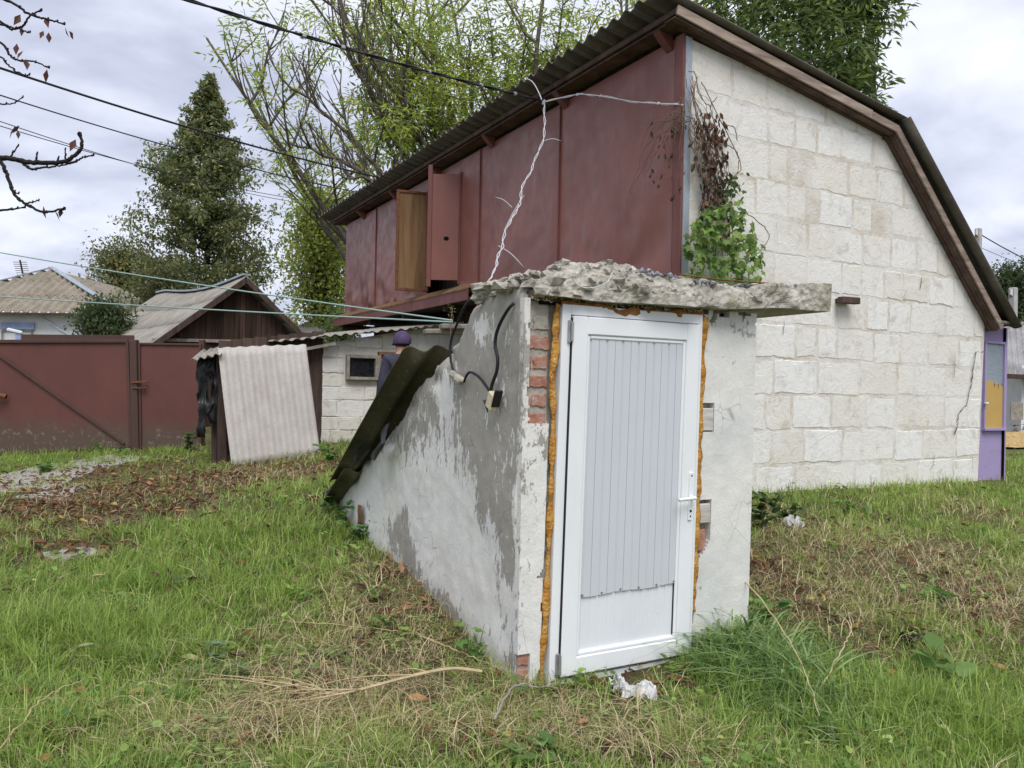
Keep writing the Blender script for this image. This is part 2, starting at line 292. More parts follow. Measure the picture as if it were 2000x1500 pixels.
class MB:
    def __init__(s): s.V = []; s.F = []; s.n = 0
    def add(s, V, F):
        V = np.asarray(V, float); s.V.append(V)
        s.F += [tuple(int(i)+s.n for i in f) for f in F]; s.n += len(V); return s
    def box(s, c, size, ax=None, ch=0.):
        """chamfered box; ax = 3 axis vectors"""
        A = np.eye(3) if ax is None else np.array(ax, float); h = np.array(size, float)/2; ch = min(ch, h.min()*.6)
        if ch <= 0:
            P = np.array([[x, y, z] for x in (-1, 1) for y in (-1, 1) for z in (-1, 1)])*h
            F = [(0, 1, 3, 2), (4, 6, 7, 5), (0, 4, 5, 1), (2, 3, 7, 6), (0, 2, 6, 4), (1, 5, 7, 3)]
        else:
            P = []; idx = {}
            for x in (-1, 1):
                for y in (-1, 1):
                    for z in (-1, 1):
                        sg = np.array([x, y, z])
                        for a in range(3):
                            q = sg*(h-ch); q[a] = sg[a]*h[a]; idx[(x, y, z, a)] = len(P); P.append(q)
            P = np.array(P); F = []
            for a in range(3):
                b, c2 = (a+1) % 3, (a+2) % 3
                for sg in (-1, 1):
                    loop = []
                    for (u, v) in ((-1, -1), (1, -1), (1, 1), (-1, 1)):
                        t = [0, 0, 0]; t[a] = sg; t[b] = u; t[c2] = v; loop.append(idx[(*t, a)])
                    F.append(tuple(loop if sg > 0 else loop[::-1]))
                for u in (-1, 1):
                    for v in (-1, 1):
                        t0 = [0, 0, 0]; t1 = [0, 0, 0]; t0[a] = -1; t1[a] = 1
                        for t in (t0, t1): t[b] = u; t[c2] = v
                        q = (idx[(*t0, b)], idx[(*t1, b)], idx[(*t1, c2)], idx[(*t0, c2)])
                        F.append(q if u*v > 0 else q[::-1])
            for x in (-1, 1):
                for y in (-1, 1):
                    for z in (-1, 1):
                        q = tuple(idx[(x, y, z, a)] for a in range(3)); F.append(q if x*y*z > 0 else q[::-1])
        return s.add(np.array(c, float)+P@A, F)
    def beam(s, p0, p1, w, h, up=(0, 0, 1), ch=.004):
        p0 = np.array(p0, float); p1 = np.array(p1, float); d = p1-p0; L = np.linalg.norm(d); d = d/L; up = np.array(up, float)
        sd = np.cross(d, up); sd /= np.linalg.norm(sd); up = np.cross(sd, d)
        return s.box((p0+p1)/2, (L, w, h), (d, sd, up), ch)
    def tube(s, P, R, k=6, cap=True):
        V, F = tube(P, R, k, cap); return s.add(V, F)
    def build(s, name, mat, parent=None, smooth=False, **kw): return obj(name, np.concatenate(s.V), s.F, mat, parent, smooth=smooth, **kw)
def tube(P, R, k=6, cap=True):
    P = np.asarray(P, float); n = len(P); R = np.full(n, R, float) if np.isscalar(R) else np.asarray(R, float)
    T = np.gradient(P, axis=0); T /= (np.linalg.norm(T, axis=1)[:, None]+1e-9)
    a = np.array([0, 0, 1.]) if abs(T[0, 2]) < .9 else np.array([1., 0, 0]); u = np.cross(T[0], a); u /= np.linalg.norm(u); V = []
    th = np.arange(k)*2*math.pi/k; cs, sn = np.cos(th)[:, None], np.sin(th)[:, None]
    for i in range(n):
        u = u-T[i]*(u@T[i]); u /= np.linalg.norm(u)+1e-9; v = np.cross(T[i], u); V.append(P[i]+R[i]*(cs*u+sn*v))
    V = np.concatenate(V); F = [(i*k+j, i*k+(j+1) % k, (i+1)*k+(j+1) % k, (i+1)*k+j) for i in range(n-1) for j in range(k)]
    if cap: F += [tuple(range(k))[::-1], tuple((n-1)*k+j for j in range(k))]
    return V, F
def curve(pts, n=24, jit=0.):
    """Catmull-Rom through the points"""
    P = np.array(pts, float)
    if len(P) == 2: Q = P[0]+np.linspace(0, 1, n)[:, None]*(P[1]-P[0])
    else:
        E = np.vstack([2*P[0]-P[1], P, 2*P[-1]-P[-2]]); t = np.linspace(0, len(P)-1-1e-6, n); i = t.astype(int); f = (t-i)[:, None]
        a, b, c, d = E[i], E[i+1], E[i+2], E[i+3]; Q = .5*((2*b)+(c-a)*f+(2*a-5*b+4*c-d)*f**2+(3*b-a-3*c+d)*f**3)
    if jit: Q[1:-1] += rng.normal(0, jit, Q[1:-1].shape)
    return Q
def sag(p0, p1, s, n=30):
    p0 = np.array(p0); p1 = np.array(p1); t = np.linspace(0, 1, n)[:, None]; Q = p0+(p1-p0)*t; Q[:, 2] -= (4*s*t*(1-t))[:, 0]; return Q
def fbm(p, o=4, sc_=1.):
    return mnoise.fractal(Vector((float(p[0])*sc_, float(p[1])*sc_, float(p[2])*sc_)), 1.0, 2.0, o)
def grid(fn, us, vs):
    V = np.array([fn(u, v) for u in us for v in vs], float); m = len(vs)
    F = np.array([(i*m+j, (i+1)*m+j, (i+1)*m+j+1, i*m+j+1) for i in range(len(us)-1) for j in range(m-1)]); return V, F
def sheet(p00, p10, p01, p11, waves, amp, thick, nper=8, nl=6, bend=0., warp=0., seed=0.):
    """corrugated sheet: waves across p00->p10, length p00->p01; returns a closed shell"""
    p00, p10, p01, p11 = [np.array(p, float) for p in (p00, p10, p01, p11)]
    nu = int(waves*nper)+1; us = np.linspace(0, 1, nu); vs = np.linspace(0, 1, nl)
    nrm = np.cross(p10-p00, p01-p00); nrm /= np.linalg.norm(nrm); U, W = np.meshgrid(us, vs, indexing='ij'); U = U[..., None]; W = W[..., None]
    B = (p00*(1-U)+p10*U)*(1-W)+(p01*(1-U)+p11*U)*W
    h = amp*np.sin(U*waves*2*math.pi)+bend*4*W*(1-W)+warp*np.sin(U*3.1+seed)*np.cos(W*2.3+seed)
    top = (B+nrm*h).reshape(-1, 3); bot = (B+nrm*(h-thick)).reshape(-1, 3); N = nu*nl; F = []
    for i in range(nu-1):
        for j in range(nl-1):
            a = i*nl+j; F.append((a, a+nl, a+nl+1, a+1)); F.append((N+a, N+a+1, N+a+nl+1, N+a+nl))
    for i in range(nu-1):
        a = i*nl; F.append((a, N+a, N+a+nl, a+nl)); a += nl-1; F.append((a, a+nl, N+a+nl, N+a))
    for j in range(nl-1):
        a = j; F.append((a, a+1, N+a+1, N+a)); a = (nu-1)*nl+j; F.append((a, N+a, N+a+1, a+1))
    return np.concatenate([top, bot]), F
def clip(poly, a, b, c):
    """keep a*x+b*y<=c"""
    out = []
    for i in range(len(poly)):
        p, q = poly[i], poly[(i+1) % len(poly)]; fp = a*p[0]+b*p[1]-c; fq = a*q[0]+b*q[1]-c
        if fp <= 0: out.append(p)
        if fp*fq < 0: t = fp/(fp-fq); out.append((p[0]+(q[0]-p[0])*t, p[1]+(q[1]-p[1])*t))
    return out
def rough_poly(poly, step=.06, jit=.008):
    out = []
    for i in range(len(poly)):
        p, q = np.array(poly[i]), np.array(poly[(i+1) % len(poly)]); L = np.linalg.norm(q-p); n = max(1, int(L/step))
        for k in range(n): out.append(p+(q-p)*k/n+rng.normal(0, jit, 2))
    return np.array(out)
def plate(P2, to3, thick, bevel=.006, mid=True):
    """P2 outline in wall coords -> solid plate with softened rim. to3(x,y,h)->world, h = out of the wall"""
    P2 = np.asarray(P2); c = P2.mean(0); n = len(P2); d = c-P2; d /= np.linalg.norm(d, axis=1)[:, None]+1e-9
    rings = [(P2, 0.), (P2, thick-bevel*.6), (P2+d*bevel, thick), (P2+d*bevel*3.5, thick+.002*0)]
    V = [to3(x, y, h) for R, h in rings for x, y in R]; F = []
    for k in range(len(rings)-1):
        for i in range(n): F.append((k*n+i, k*n+(i+1) % n, (k+1)*n+(i+1) % n, (k+1)*n+i))
    V.append(to3(c[0], c[1], thick)); ce = len(V)-1; k = len(rings)-1
    for i in range(n): F.append((k*n+i, k*n+(i+1) % n, ce))
    return np.array(V), F
# leaf templates: (u along, v across, w lift)
LT = {
 'rhomb': (np.array([[0, 0, 0], [.45, -.24, .05], [1, 0, -.04], [.45, .24, .05]]), np.array([[0, 1, 2], [0, 2, 3]])),
 'long': (np.array([[0, 0, 0], [.4, -.14, .04], [1, 0, -.1], [.4, .14, .04]]), np.array([[0, 1, 2], [0, 2, 3]])),
 'lobed': (np.array([[0, 0, 0], [.12, -.32, .05], [.36, -.24, .04], [.50, -.52, -.03], [.66, -.20, .03], [1, 0, -.1], [.66, .20, .03], [.50, .52, -.03], [.36, .24, .04], [.12, .32, .05], [.45, 0, .03]]),
           np.array([[10, i, i+1] for i in range(9)]+[[10, 9, 0]])),
 'broad': (np.array([[0, 0, 0], [.05, -.26, .03], [.35, -.38, .06], [.75, -.24, .0], [1, 0, -.12], [.75, .24, .0], [.35, .38, .06], [.05, .26, .03], [.45, 0, -.03]]),
           np.array([[8, i, i+1] for i in range(7)]+[[8, 7, 0]])),
 'dead': (np.array([[u, v*w_, .16*abs(v)+.10*math.sin(u*3.1)-.10*u+.05*v*u] for u, w_ in ((0, .02), (.25, .17), (.55, .2), (.82, .11), (1, .01)) for v in (-1, 0, 1)]), np.array([t for i in range(4) for j in range(2) for t in ((i*3+j, i*3+j+3, i*3+j+4), (i*3+j, i*3+j+4, i*3+j+1))])),
 'curl': (np.array([[0, 0, .06], [.3, -.2, .16], [.7, -.2, .12], [1, 0, .22], [.7, .2, .14], [.3, .2, .18], [.5, 0, -.02]]), np.array([[6, 0, 1], [6, 1, 2], [6, 2, 3], [6, 3, 4], [6, 4, 5], [6, 5, 0]])),
}
def leaves(P, A, S, col, kind='rhomb', up=None, roll=.6):
    """P positions, A axes, S sizes -> V,F,colours"""
    T, TF = LT[kind]; P = np.asarray(P, float); n = len(P); A = np.asarray(A, float); A = A/(np.linalg.norm(A, axis=1)[:, None]+1e-9)
    Nn = np.tile([0, 0, 1.], (n, 1)) if up is None else np.asarray(up, float); Nn = Nn+rng.normal(0, roll, (n, 3))
    B = np.cross(Nn, A); B /= np.linalg.norm(B, axis=1)[:, None]+1e-9; Cc = np.cross(A, B); S = np.asarray(S, float)[:, None, None]
    V = P[:, None, :]+S*(T[None, :, 0:1]*A[:, None, :]+T[None, :, 1:2]*B[:, None, :]+T[None, :, 2:3]*Cc[:, None, :])
    F = (TF[None]+(np.arange(n)*len(T))[:, None, None]).reshape(-1, 3); c = np.repeat(np.asarray(col), len(T), axis=0); return V.reshape(-1, 3), F, c
def pal(n, cols, wts=None, var=.15):
    c = np.array(cols, float); i = rng.choice(len(c), n, p=None if wts is None else np.array(wts)/sum(wts)); return np.clip(c[i]*(1+rng.normal(0, var, (n, 1)))*(1+rng.normal(0, .05, (n, 3))), .002, .9)
# ------------------------------------------------------------------ ground height
_cp = [(*onX(655, 972, 2.043)[:2], .52), (2.043, 6.26, .35), (2.043, 5.12, .25), (2.043, 4.29, .10), (2.043, 3.74, .04), (2.2, 3.5, -.02), (3.2, 3.5, -.02), (3.75, 3.9, .16), (3.8, 5.2, .34),
       (6.5, 6.28, .45), (8.5, 6.28, .44), (10.5, 6.28, .42), (13, 6.3, .40), (8.5, 4.2, .27), (6, 4, .24), (5, 2.5, .08), (3, 2.2, -.03), (1.2, 2.4, -.03), (0, 0, -.05), (-2, 3, -.03), (4, 0, 0), (-5, 0, -.05),
       (0, 5, .03), (-3, 7, .05), (0.5, 7, .24), (12, 2, .3), (3.2, 9, .5)]
for (px, py, d) in ((-150, 897, 14.6), (0, 890, 14.6), (390, 873, 14.6), (450, 910, 11.3), (625, 888, 11.3), (640, 868, 13.), (200, 930, 11.5)):
    _cp.append(tuple(at(px, py, d)))
for q in range(12): _cp.append((26*math.sin(q*.52), 26*math.cos(q*.52), .38 if math.cos(q*.52) > 0 else 0.))
_cp = np.array(_cp)
def _phi(r2): return r2*np.log(r2+1e-9)*.5
_K = _phi(((_cp[:, None, :2]-_cp[None, :, :2])**2).sum(-1))+np.eye(len(_cp))*.15; _Pm = np.c_[np.ones(len(_cp)), _cp[:, :2]]
_A = np.block([[_K, _Pm], [_Pm.T, np.zeros((3, 3))]]); _wt = np.linalg.solve(_A, np.r_[_cp[:, 2], 0, 0, 0])
def gz(x, y):
    x = np.atleast_1d(np.asarray(x, float)); y = np.atleast_1d(np.asarray(y, float)); r = np.hypot(x, y); out = np.empty(len(x)); s = np.minimum(1, 24/np.maximum(r, 1e-6)); X, Y = x*s, y*s
    for a in range(0, len(x), 20000):
        b = slice(a, a+20000); k = _phi((X[b, None]-_cp[None, :, 0])**2+(Y[b, None]-_cp[None, :, 1])**2); out[b] = k@_wt[:-3]+_wt[-3]+_wt[-2]*X[b]+_wt[-1]*Y[b]
    return out+.018*np.sin(x*2.1+1.3*np.sin(y*1.7))*np.cos(y*1.9)
def gz1(x, y): return float(gz(x, y)[0])
def onG(px, py):
    v = ray(px, py); d = 2.
    for _ in range(60):
        p = CAM+v*d; e = p[2]-gz1(p[0], p[1])
        if abs(e) < .002: break
        d += e/(-v[2]) *.7 if v[2] < -1e-3 else .5
        d = min(max(d, .5), 60)
    p = CAM+v*d; p[2] = gz1(p[0], p[1]); return p
g1 = np.sinh(np.linspace(-5.6, 5.6, 260))*1.2
_gx, _gy = np.meshgrid(g1+2, g1+5, indexing='ij'); _z = gz(_gx.ravel(), _gy.ravel()); n_ = len(g1)
_ii = np.arange((n_-1)*n_).reshape(n_-1, n_)[:, :-1].ravel(); gF = np.stack([_ii, _ii+n_, _ii+n_+1, _ii+1], 1)
tag(obj('ground', np.c_[_gx.ravel(), _gy.ravel(), _z], gF, 'soil', smooth=True), kind='structure')
# ------------------------------------------------------------------ the barn-like house
HX, HY, HYF = 5.396, 6.28, 17.85
RY = 6.12
house = thing('barn_house', (8, 12, .4), 'whitewashed block barn house with dark red metal upper storey and broken-back roof', 'house')
gable = [(HX+.06, .05), (HX+.06, 5.16), (8.60, 4.745), (10.66, 2.72), (10.535, .05)]
def prism(poly, f0, f1):
    n = len(poly); V = [f0(*p) for p in poly]+[f1(*p) for p in poly]
    return np.array(V, float), [tuple(range(n)), tuple(range(2*n-1, n-1, -1))]+[(i, n+i, n+(i+1) % n, (i+1) % n) for i in range(n)]
V, F = prism(gable, lambda x, z: (x, HY, z), lambda x, z: (x, HY+.38, z))
gw = obj('gable_wall', V, F, 'mortar', house)
# limestone blocks, laid course by course, edges worn
zc = .0; ci = 0
while zc < 5.2:
    hgt = .385+random.uniform(-.02, .02); x = HX+.08-random.uniform(0, .5)
    while x < 10.75:
        zk = zc; zc += random.uniform(-.014, .014); L = random.choice((.50, .56, .6, .64, .70, .42, .34, .52)); jo = random.uniform(.02, .045)
        poly = [(x+jo*.5, zc+jo*.5), (x+L-jo*.5, zc+jo*.5+random.uniform(-.006, .006)), (x+L-jo*.5, zc+hgt-jo*.5), (x+jo*.5, zc+hgt-jo*.5+random.uniform(-.006, .006))]
        poly = clip(poly, -1, 0, -(HX+.09))
        for (a, b) in ((gable[1], gable[2]), (gable[2], gable[3]), (gable[3], gable[4])):
            nx, nz = -(b[1]-a[1]), b[0]-a[0]; ln = math.hypot(nx, nz); nx /= ln; nz /= ln
            poly = clip(poly, nx, nz, nx*a[0]+nz*a[1]-.03) if poly else poly
        if len(poly) > 2:
            A = np.array(poly); ar = abs(sum(A[i][0]*A[(i+1) % len(A)][1]-A[(i+1) % len(A)][0]*A[i][1] for i in range(len(A))))/2
            if ar > .02:
                smear = zc > 3.1 or random.random() < .18
                th = random.uniform(.001, .003) if smear else random.uniform(.002, .008)
                R = rough_poly(poly, .045, .004); R = R+np.array([[.020*fbm((p[0]*5, p[1]*5, ci), 3), .018*fbm((p[0]*5, 7, p[1]*5+x), 3)] for p in R]); tl = random.uniform(-.006, .006)
                V, F = plate(R, lambda a, b, h: (a, HY-h-(tl*(a-x) if h > .001 else -.03), b), th, .009)
                obj('block', V, F, 'block', gw)
        x += L; zc = zk
    zc += hgt; ci += 1
# settlement crack at the right, stepping down through the blocks
def strip(pts, wd, y):
    P = np.array(pts); V = []; F = []
    for i, (x, z) in enumerate(P):
        hw = wd*random.uniform(.35, 1.) if 0 < i < len(P)-1 else .001; V += [(x-hw, y, z+.3*hw), (x+hw, y, z-.3*hw)]
        if i: F.append((2*i-2, 2*i-1, 2*i+1, 2*i))
    return V, F
def crk(px, wd, name='crack_shade'):
    Q = np.array([onY(a, b, HY)[[0, 2]] for a, b in px]); D = []
    for i in range(len(Q)-1):
        for t in np.linspace(0, 1, 7)[:-1]: D.append(Q[i]+(Q[i+1]-Q[i])*t+rng.normal(0, .008, 2))
    D.append(Q[-1]); V, F = strip(D, wd, HY-.024); V = np.array(V); V2 = V+np.array([0, .03, 0]); n = len(V)
    obj(name, np.vstack([V, V2]), F+[tuple(i+n for i in f[::-1]) for f in F], 'shade_black', gw)
crk([(1917, 688), (1903, 687), (1899, 712), (1893, 750), (1884, 790), (1868, 810), (1868, 825), (1861, 850)], .010)
crk([(1862, 686), (1860, 740)], .005); crk([(1863, 686), (1903, 692)], .005); crk([(1797, 540), (1795, 566)], .006); crk([(1653, 557), (1673, 562)], .006)
crk([(1529, 625), (1526, 655)], .004); crk([(1822, 888), (1820, 905), (1815, 918)], .004)
MB().beam((7.66, HY-.11, 2.63), (7.95, HY-.11, 2.635), .09, .075, ch=.006).build('timber_stub', 'wood_dark', house)
MB().box((7.805, HY-.04, 2.632), (.20, .10, .05), ch=.004).build('timber_stub', 'wood_dark', house)
# other walls
MB().box((10.55, (HY+.38+HYF)/2, 1.4), (.3, HYF-HY-.4, 2.6)).build('wall', 'mortar', house)
V, F = prism([(HX+.12, 2.95), (HX+.12, 5.13), (8.60, 4.745), (10.66, 2.72), (10.6, .0), (6.1, 0), (6.1, 2.95)], lambda x, z: (x, HYF, z), lambda x, z: (x, HYF-.25, z)); obj('wall', V, F, 'mortar', house)
MB().box((6.25, (HY+.38+HYF)/2, 1.45), (.3, HYF-HY-.42, 2.95)).build('wall', 'wood_barn', house)
MB().box(((HX+6.4)/2+.02, (HY+.38+HYF)/2, 2.99), (6.4-HX-.06, HYF-HY-.45, .1)).build('loft_floor', 'wood_dark', house)
# red sheet-metal cladding, each sheet with its own dents
def cladding(y0, y1, z0, z1, sd):
    ny, nz = max(4, int((y1-y0)/.06)), 44
    def fn(u, v):
        y = y0+(y1-y0)*u; z = z0+(z1-z0)*v; e = min(1, min(u, 1-u)*(y1-y0)/.12)*min(1, v/.04+.25, (1-v)/.05)
        low = max(0, 1-v*1.7)
        d = .026*fbm((y*1.1+sd, 1.7, z*.9), 3)+(.045 if y0 < 11 else .085)*low*fbm((y*2.3+z*1.1+sd, 5.1, z*1.5-y*.3), 2)+.004*fbm((y*4, 2, z*4+sd), 2)
        return (HX-.004-e*d, y, z)
    V, F = grid(fn, np.linspace(0, 1, ny), np.linspace(0, 1, nz)); n = len(V); V2 = V+np.array([.03, 0, 0])
    return np.vstack([V, V2]), [tuple(f) for f in F]+[tuple(int(i)+n for i in f[::-1]) for f in F]
ys = [onX(1316, 300, HX)[1], 8.644, 10.93, onX(898, 450, HX)[1]]
yn, yfj = onX(898, 450, HX)[1], onX(836, 480, HX)[1]          # near and far jamb of the loft hatch
s3, s4 = onX(735, 500, HX)[1], HYF
zb, zt = 3.16, 5.2
for i, (a, b) in enumerate(((ys[0], ys[1]), (ys[1], ys[2]), (ys[2], yn), (yfj, s3), (s3, s4))):
    V, F = cladding(a+.004, b-.004, 2.75 if i < 2 else zb, zt, i*7.3); obj('cladding_sheet', V, F, 'red_sheet', house, smooth=True)
V, F = cladding(yn+.004, yfj-.004, 4.98, zt, 50.); obj('cladding_sheet', V, F, 'red_sheet', house, smooth=True)
MB().box((HX+.085, (HY+.4+HYF)/2, 4.2), (.012, HYF-HY-.8, 1.)).build('backing_board', 'wood_dark', house)
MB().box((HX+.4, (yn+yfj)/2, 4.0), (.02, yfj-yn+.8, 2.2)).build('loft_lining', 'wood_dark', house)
for y in (ys[1], ys[2], s3):
    MB().beam((HX-.012, y, 2.75 if y < 11 else zb), (HX-.012, y, zt), .02, .035, (1, 0, 0), .003).build('seam_batten', 'red_trim', house)
MB().beam((HX-.02, HY+.055, 2.6), (HX-.02, HY+.055, 5.2), .03, .13, (0, 1, 0), .005).build('corner_board', 'red_trim', house)
MB().box((HX+.035, HY-.008, 3.87), (.085, .012, 2.6)).build('corner_flashing', 'zinc', house)
MB().box((HX-.002, HY+.0, 3.87), (.012, .04, 2.6)).build('corner_flashing', 'zinc', house)
# hatch leaves swung open
lw = .53
def leaf_frame(p, q, z0, z1, inner):
    p, q = np.array(p), np.array(q); t = thing_dir = (q-p)/np.linalg.norm(q-p); nrm = np.array([-t[1], t[0]]); o = []
    L = np.linalg.norm(q-p); pan = MB(); c = (p+q)/2
    ax = ((t[0], t[1], 0), (nrm[0], nrm[1], 0), (0, 0, 1))
    pan.box((c[0], c[1], (z0+z1)/2), (L, .018, z1-z0), ax, .003)
    return pan, ax, c, L
far_h = np.array([HX-.02, yfj]); far_f = far_h+lw*np.array([-.985, .17])
pan, ax, c, L = leaf_frame(far_h, far_f, 3.22, 4.93, True)
lf = pan.build('hatch_leaf', 'wood_brown', house); tag(lf, 'brown board inner face of far hatch leaf')
rim = MB(); nv = np.array(ax[1])
for (a, b) in ((0, 1),):
    for q in (far_h, far_f): rim.box((q[0], q[1], 4.075), (.045, .05, 1.74), ax, .004)
    for z in (3.225, 4.925): rim.box((c[0], c[1], z), (L+.04, .052, .045), ax, .004)
rim.build('leaf_frame', 'rusty_iron', lf)
MB().box((c[0]-.012*nv[0]*0, c[1]+.014, 4.075), (L, .006, 1.70), ax).build('leaf_skin', 'red_sheet', lf)
near_h = np.array([HX-.02, yn]); near_f = near_h+.47*np.array([-.88, .47])
pan, ax, c, L = leaf_frame(near_h, near_f, 3.26, 4.97, False)
lf = pan.build('hatch_leaf', 'red_sheet', house); tag(lf, 'dark red outer face of near hatch leaf with round hole')
MB().box((near_f[0], near_f[1], 4.13), (.07, .06, 1.96), ax, .004).build('edge_board', 'red_trim', lf)
hp = near_h+(near_f-near_h)*.42; k = np.arange(10)*2*math.pi/10; t3 = np.array([ax[0][0], ax[0][1], 0]); n3 = np.array(ax[1]); side = -1 if n3[1] > 0 else 1
V = [np.array([hp[0], hp[1], 3.93])+t3*.045*math.cos(q)+np.array([0, 0, .035*math.sin(q)])+n3*side*.012 for q in k]; obj('latch_hole_shade', V, [tuple(range(10))], 'shade_black', lf)
for q in (yn-.03, yfj+.03): MB().box((HX-.012, q, 4.1), (.03, .06, 1.8), ch=.003).build('hatch_jamb', 'red_trim', house)
# ledge and skirt under the cladding
sk = MB(); y0, y1 = 10.95, HYF+.3
V = np.array([(HX-.005, y0, 3.17), (HX-.20, y0, 3.06), (HX-.20, y0, 3.035), (HX-.005, y0, 3.14)]); V = np.vstack([V, V+np.array([0, y1-y0, 0])])
sk.add(V, [(0, 1, 2, 3), (7, 6, 5, 4), (0, 4, 5, 1), (1, 5, 6, 2), (2, 6, 7, 3), (3, 7, 4, 0)]); sk.build('ledge_board', 'wood_brown', house)
for (a, b) in ((10.95, 13.7), (13.71, HYF+.28)): MB().box((HX-.175, (a+b)/2, 2.955), (.03, b-a, .17), ch=.004).build('skirt_board', 'red_trim', house)
MB().box((HX+.1, (y0+y1)/2, 2.91), (.52, y1-y0-.05, .03)).build('skirt_soffit', 'wood_dark', house)
for q in np.arange(8.2, HYF, 1.9): MB().box((HX+.45, q, 2.84), (1.1, .12, .12), ch=.006).build('joist', 'wood_dark', house)
# roof -------------------------------------------------------------------
eX, fX = 4.93, 5.17
T = onY(1336, 15, RY); K = onY(1757, 240, RY); E_ = onY(1966, 634, RY)
zf = T[2]; sl1 = (K[2]-T[2])/(K[0]-T[0]); zs = lambda x: T[2]+.06+sl1*(x-T[0])
roof = MB().box(((fX+K[0])/2+.1, (RY+HYF)/2+.25, (zs(fX)+K[2])/2-.10), (.12, HYF-RY, .08)).build('roof', 'wood_soffit', house)
MB().beam((K[0]-.05, RY+.1, K[2]-.12), (K[0]-.05, HYF+.3, K[2]-.12), .1, .1).build('purlin', 'wood_soffit', roof)
MB().beam((fX, RY+.02, zs(fX)-.10), (fX, HYF+.5, zs(fX)-.10), .03, .06, ch=.004).build('eave_board', 'wood_soffit', roof)
MB().box(((fX+HX)/2+.02, (RY+.05+HYF+.5)/2, zs(fX)-.15), (HX-fX-.01, HYF+.4-RY, .02)).build('eave_soffit', 'wood_soffit', roof)
q = RY+.35
while q < HYF+.3:
    V, F = prism([(fX+.03, zs(fX)-.16), (HX-.01, zs(fX)-.16), (HX-.01, zs(fX)-.33), (fX+.13, zs(fX)-.26)], lambda x, z: (x, q, z), lambda x, z: (x, q+.10, z)); obj('bracket', V, F, 'red_trim', roof); q += 2.0
ywid = 1.1; yy = HYF+.78; i = 0
d1 = np.array([K[0]-eX+.16, 0, zs(K[0]+.16)-zs(eX)])
while yy > RY-.05:
    ya = max(yy-ywid, RY-.06); w_ = yy-ya; wv = max(1., round(w_/.22))
    z0, z1 = zs(eX), zs(K[0]+.12); dz = .004*(i % 2)
    V, F = sheet((eX+random.uniform(-.02, .02), yy, z0+dz), (eX, ya, z0+dz), (K[0]+.15, yy, z1+dz), (K[0]+.15, ya, z1+dz), wv, .034, .009, 10, 5)
    obj('roofing_sheet', V, F, 'slate_roof', roof, smooth=True)
    xk, zk, xe, ze = K[0]+.02, K[2]+.05, E_[0]+.13, E_[2]-.02; ov = -.07 if ya < RY else 0
    V, F = sheet((xk, yy, zk-dz), (xk, ya+ov, zk-dz), (xe, yy, ze-dz), (xe, ya+ov, ze-dz), max(1., round((w_-ov)/.22)), .030, .009, 10, 6)
    obj('roofing_sheet', V, F, 'slate_roof', roof, smooth=True)
    yy = ya; i += 1
# verge boards and soffits
Kb = onY(1755, 244, RY); Tb = np.array([fX-.02, RY, zs(fX-.02)-.065]); Eb = onY(1960, 634, RY)
up1 = np.array([-(Kb-Tb)[2], 0, (Kb-Tb)[0]]); up1 /= np.linalg.norm(up1); up2 = np.array([-(Eb-Kb)[2], 0, (Eb-Kb)[0]]); up2 /= np.linalg.norm(up2)
md = Tb+(Kb-Tb)*.86
MB().beam(Tb-up1*.05, md-up1*.05, .028, .10, up1).build('verge_board', 'wood_rake', roof)
MB().beam(md+(Kb-Tb)*.003-up1*.055, Kb-up1*.055, .026, .092, up1).build('verge_board', 'wood_rake', roof)
MB().beam(Kb-up2*.055, Eb-up2*.055, .028, .09, up2).build('verge_board', 'wood_rake', roof)
for (a, b, up) in ((Tb, Kb, up1), (Kb, Eb, up2)):
    a2, b2 = a-up*.115, b-up*.115; ym = (RY+.02+HY)/2
    for s_ in (0, 1):
        y = RY+.055+s_*.085; MB().beam((a2[0], y, a2[2]), (b2[0], y, b2[2]), .078, .02, up, .003).build('soffit_board', 'wood_soffit', roof)
MB().box((10.95, RY+.08, 2.55), (.62, .2, .035), ch=.004).build('soffit_board', 'wood_grey', roof)
# lilac porch at the low end
MB().box((10.93, HY+.09, 1.44), (.64, .06, 2.15), ch=.004).build('porch_wall', 'purple', house)
MB().box((11.255, HY+.6, 1.44), (.05, 1.1, 2.15), ch=.004).build('porch_wall', 'purple', house)
MB().box((11.20, HY+.045, 1.44), (.022, .03, 2.13)).build('porch_joint_shade', 'shade_black', house)  # black strip drawn in as the shade of the open joint
def rect_px(x0, y0, x1, y1, Y):
    a = onY(x0, y0, Y); b = onY(x1, y1, Y); return a[0], b[0], b[2], a[2]
x0, x1, z0, z1 = rect_px(1921, 668, 1956, 838, HY+.06)
pw = MB(); 
for (c, s) in (((x0, HY+.045, (z0+z1)/2), (.03, .05, z1-z0+.04)), ((x1, HY+.045, (z0+z1)/2), (.03, .05, z1-z0+.04)), (((x0+x1)/2, HY+.045, z1), (x1-x0, .05, .03)), (((x0+x1)/2, HY+.035, z0), (x1-x0+.04, .07, .035))): pw.box(c, s, ch=.003)
pw.build('window_frame', 'purple', house)
zm = z0+(z1-z0)*.52
MB().box(((x0+x1)/2, HY+.052, (zm+z1)/2), (x1-x0-.03, .01, z1-zm)).build('pane', 'frosted', house)
drip = [(x0+.015, z0+.01), (x1-.015, z0+.01), (x1-.015, zm-.03)]+[(x1-.015-(x1-x0-.03)*t, zm+d) for t, d in ((.2, .02), (.24, -.07), (.3, .03), (.4, .02), (.45, -.06), (.52, .04), (.8, .05))]+[(x0+.015, zm+.04)]
V, F = prism(drip, lambda x, z: (x, HY+.044, z), lambda x, z: (x, HY+.05, z)); obj('board', V, F, 'ochre', house)
kn = onY(1923, 788, HY+.02); MB().tube([kn, kn-np.array([0, .05, 0])], .018, 8).build('door_knob', 'whitewash', house, smooth=True)
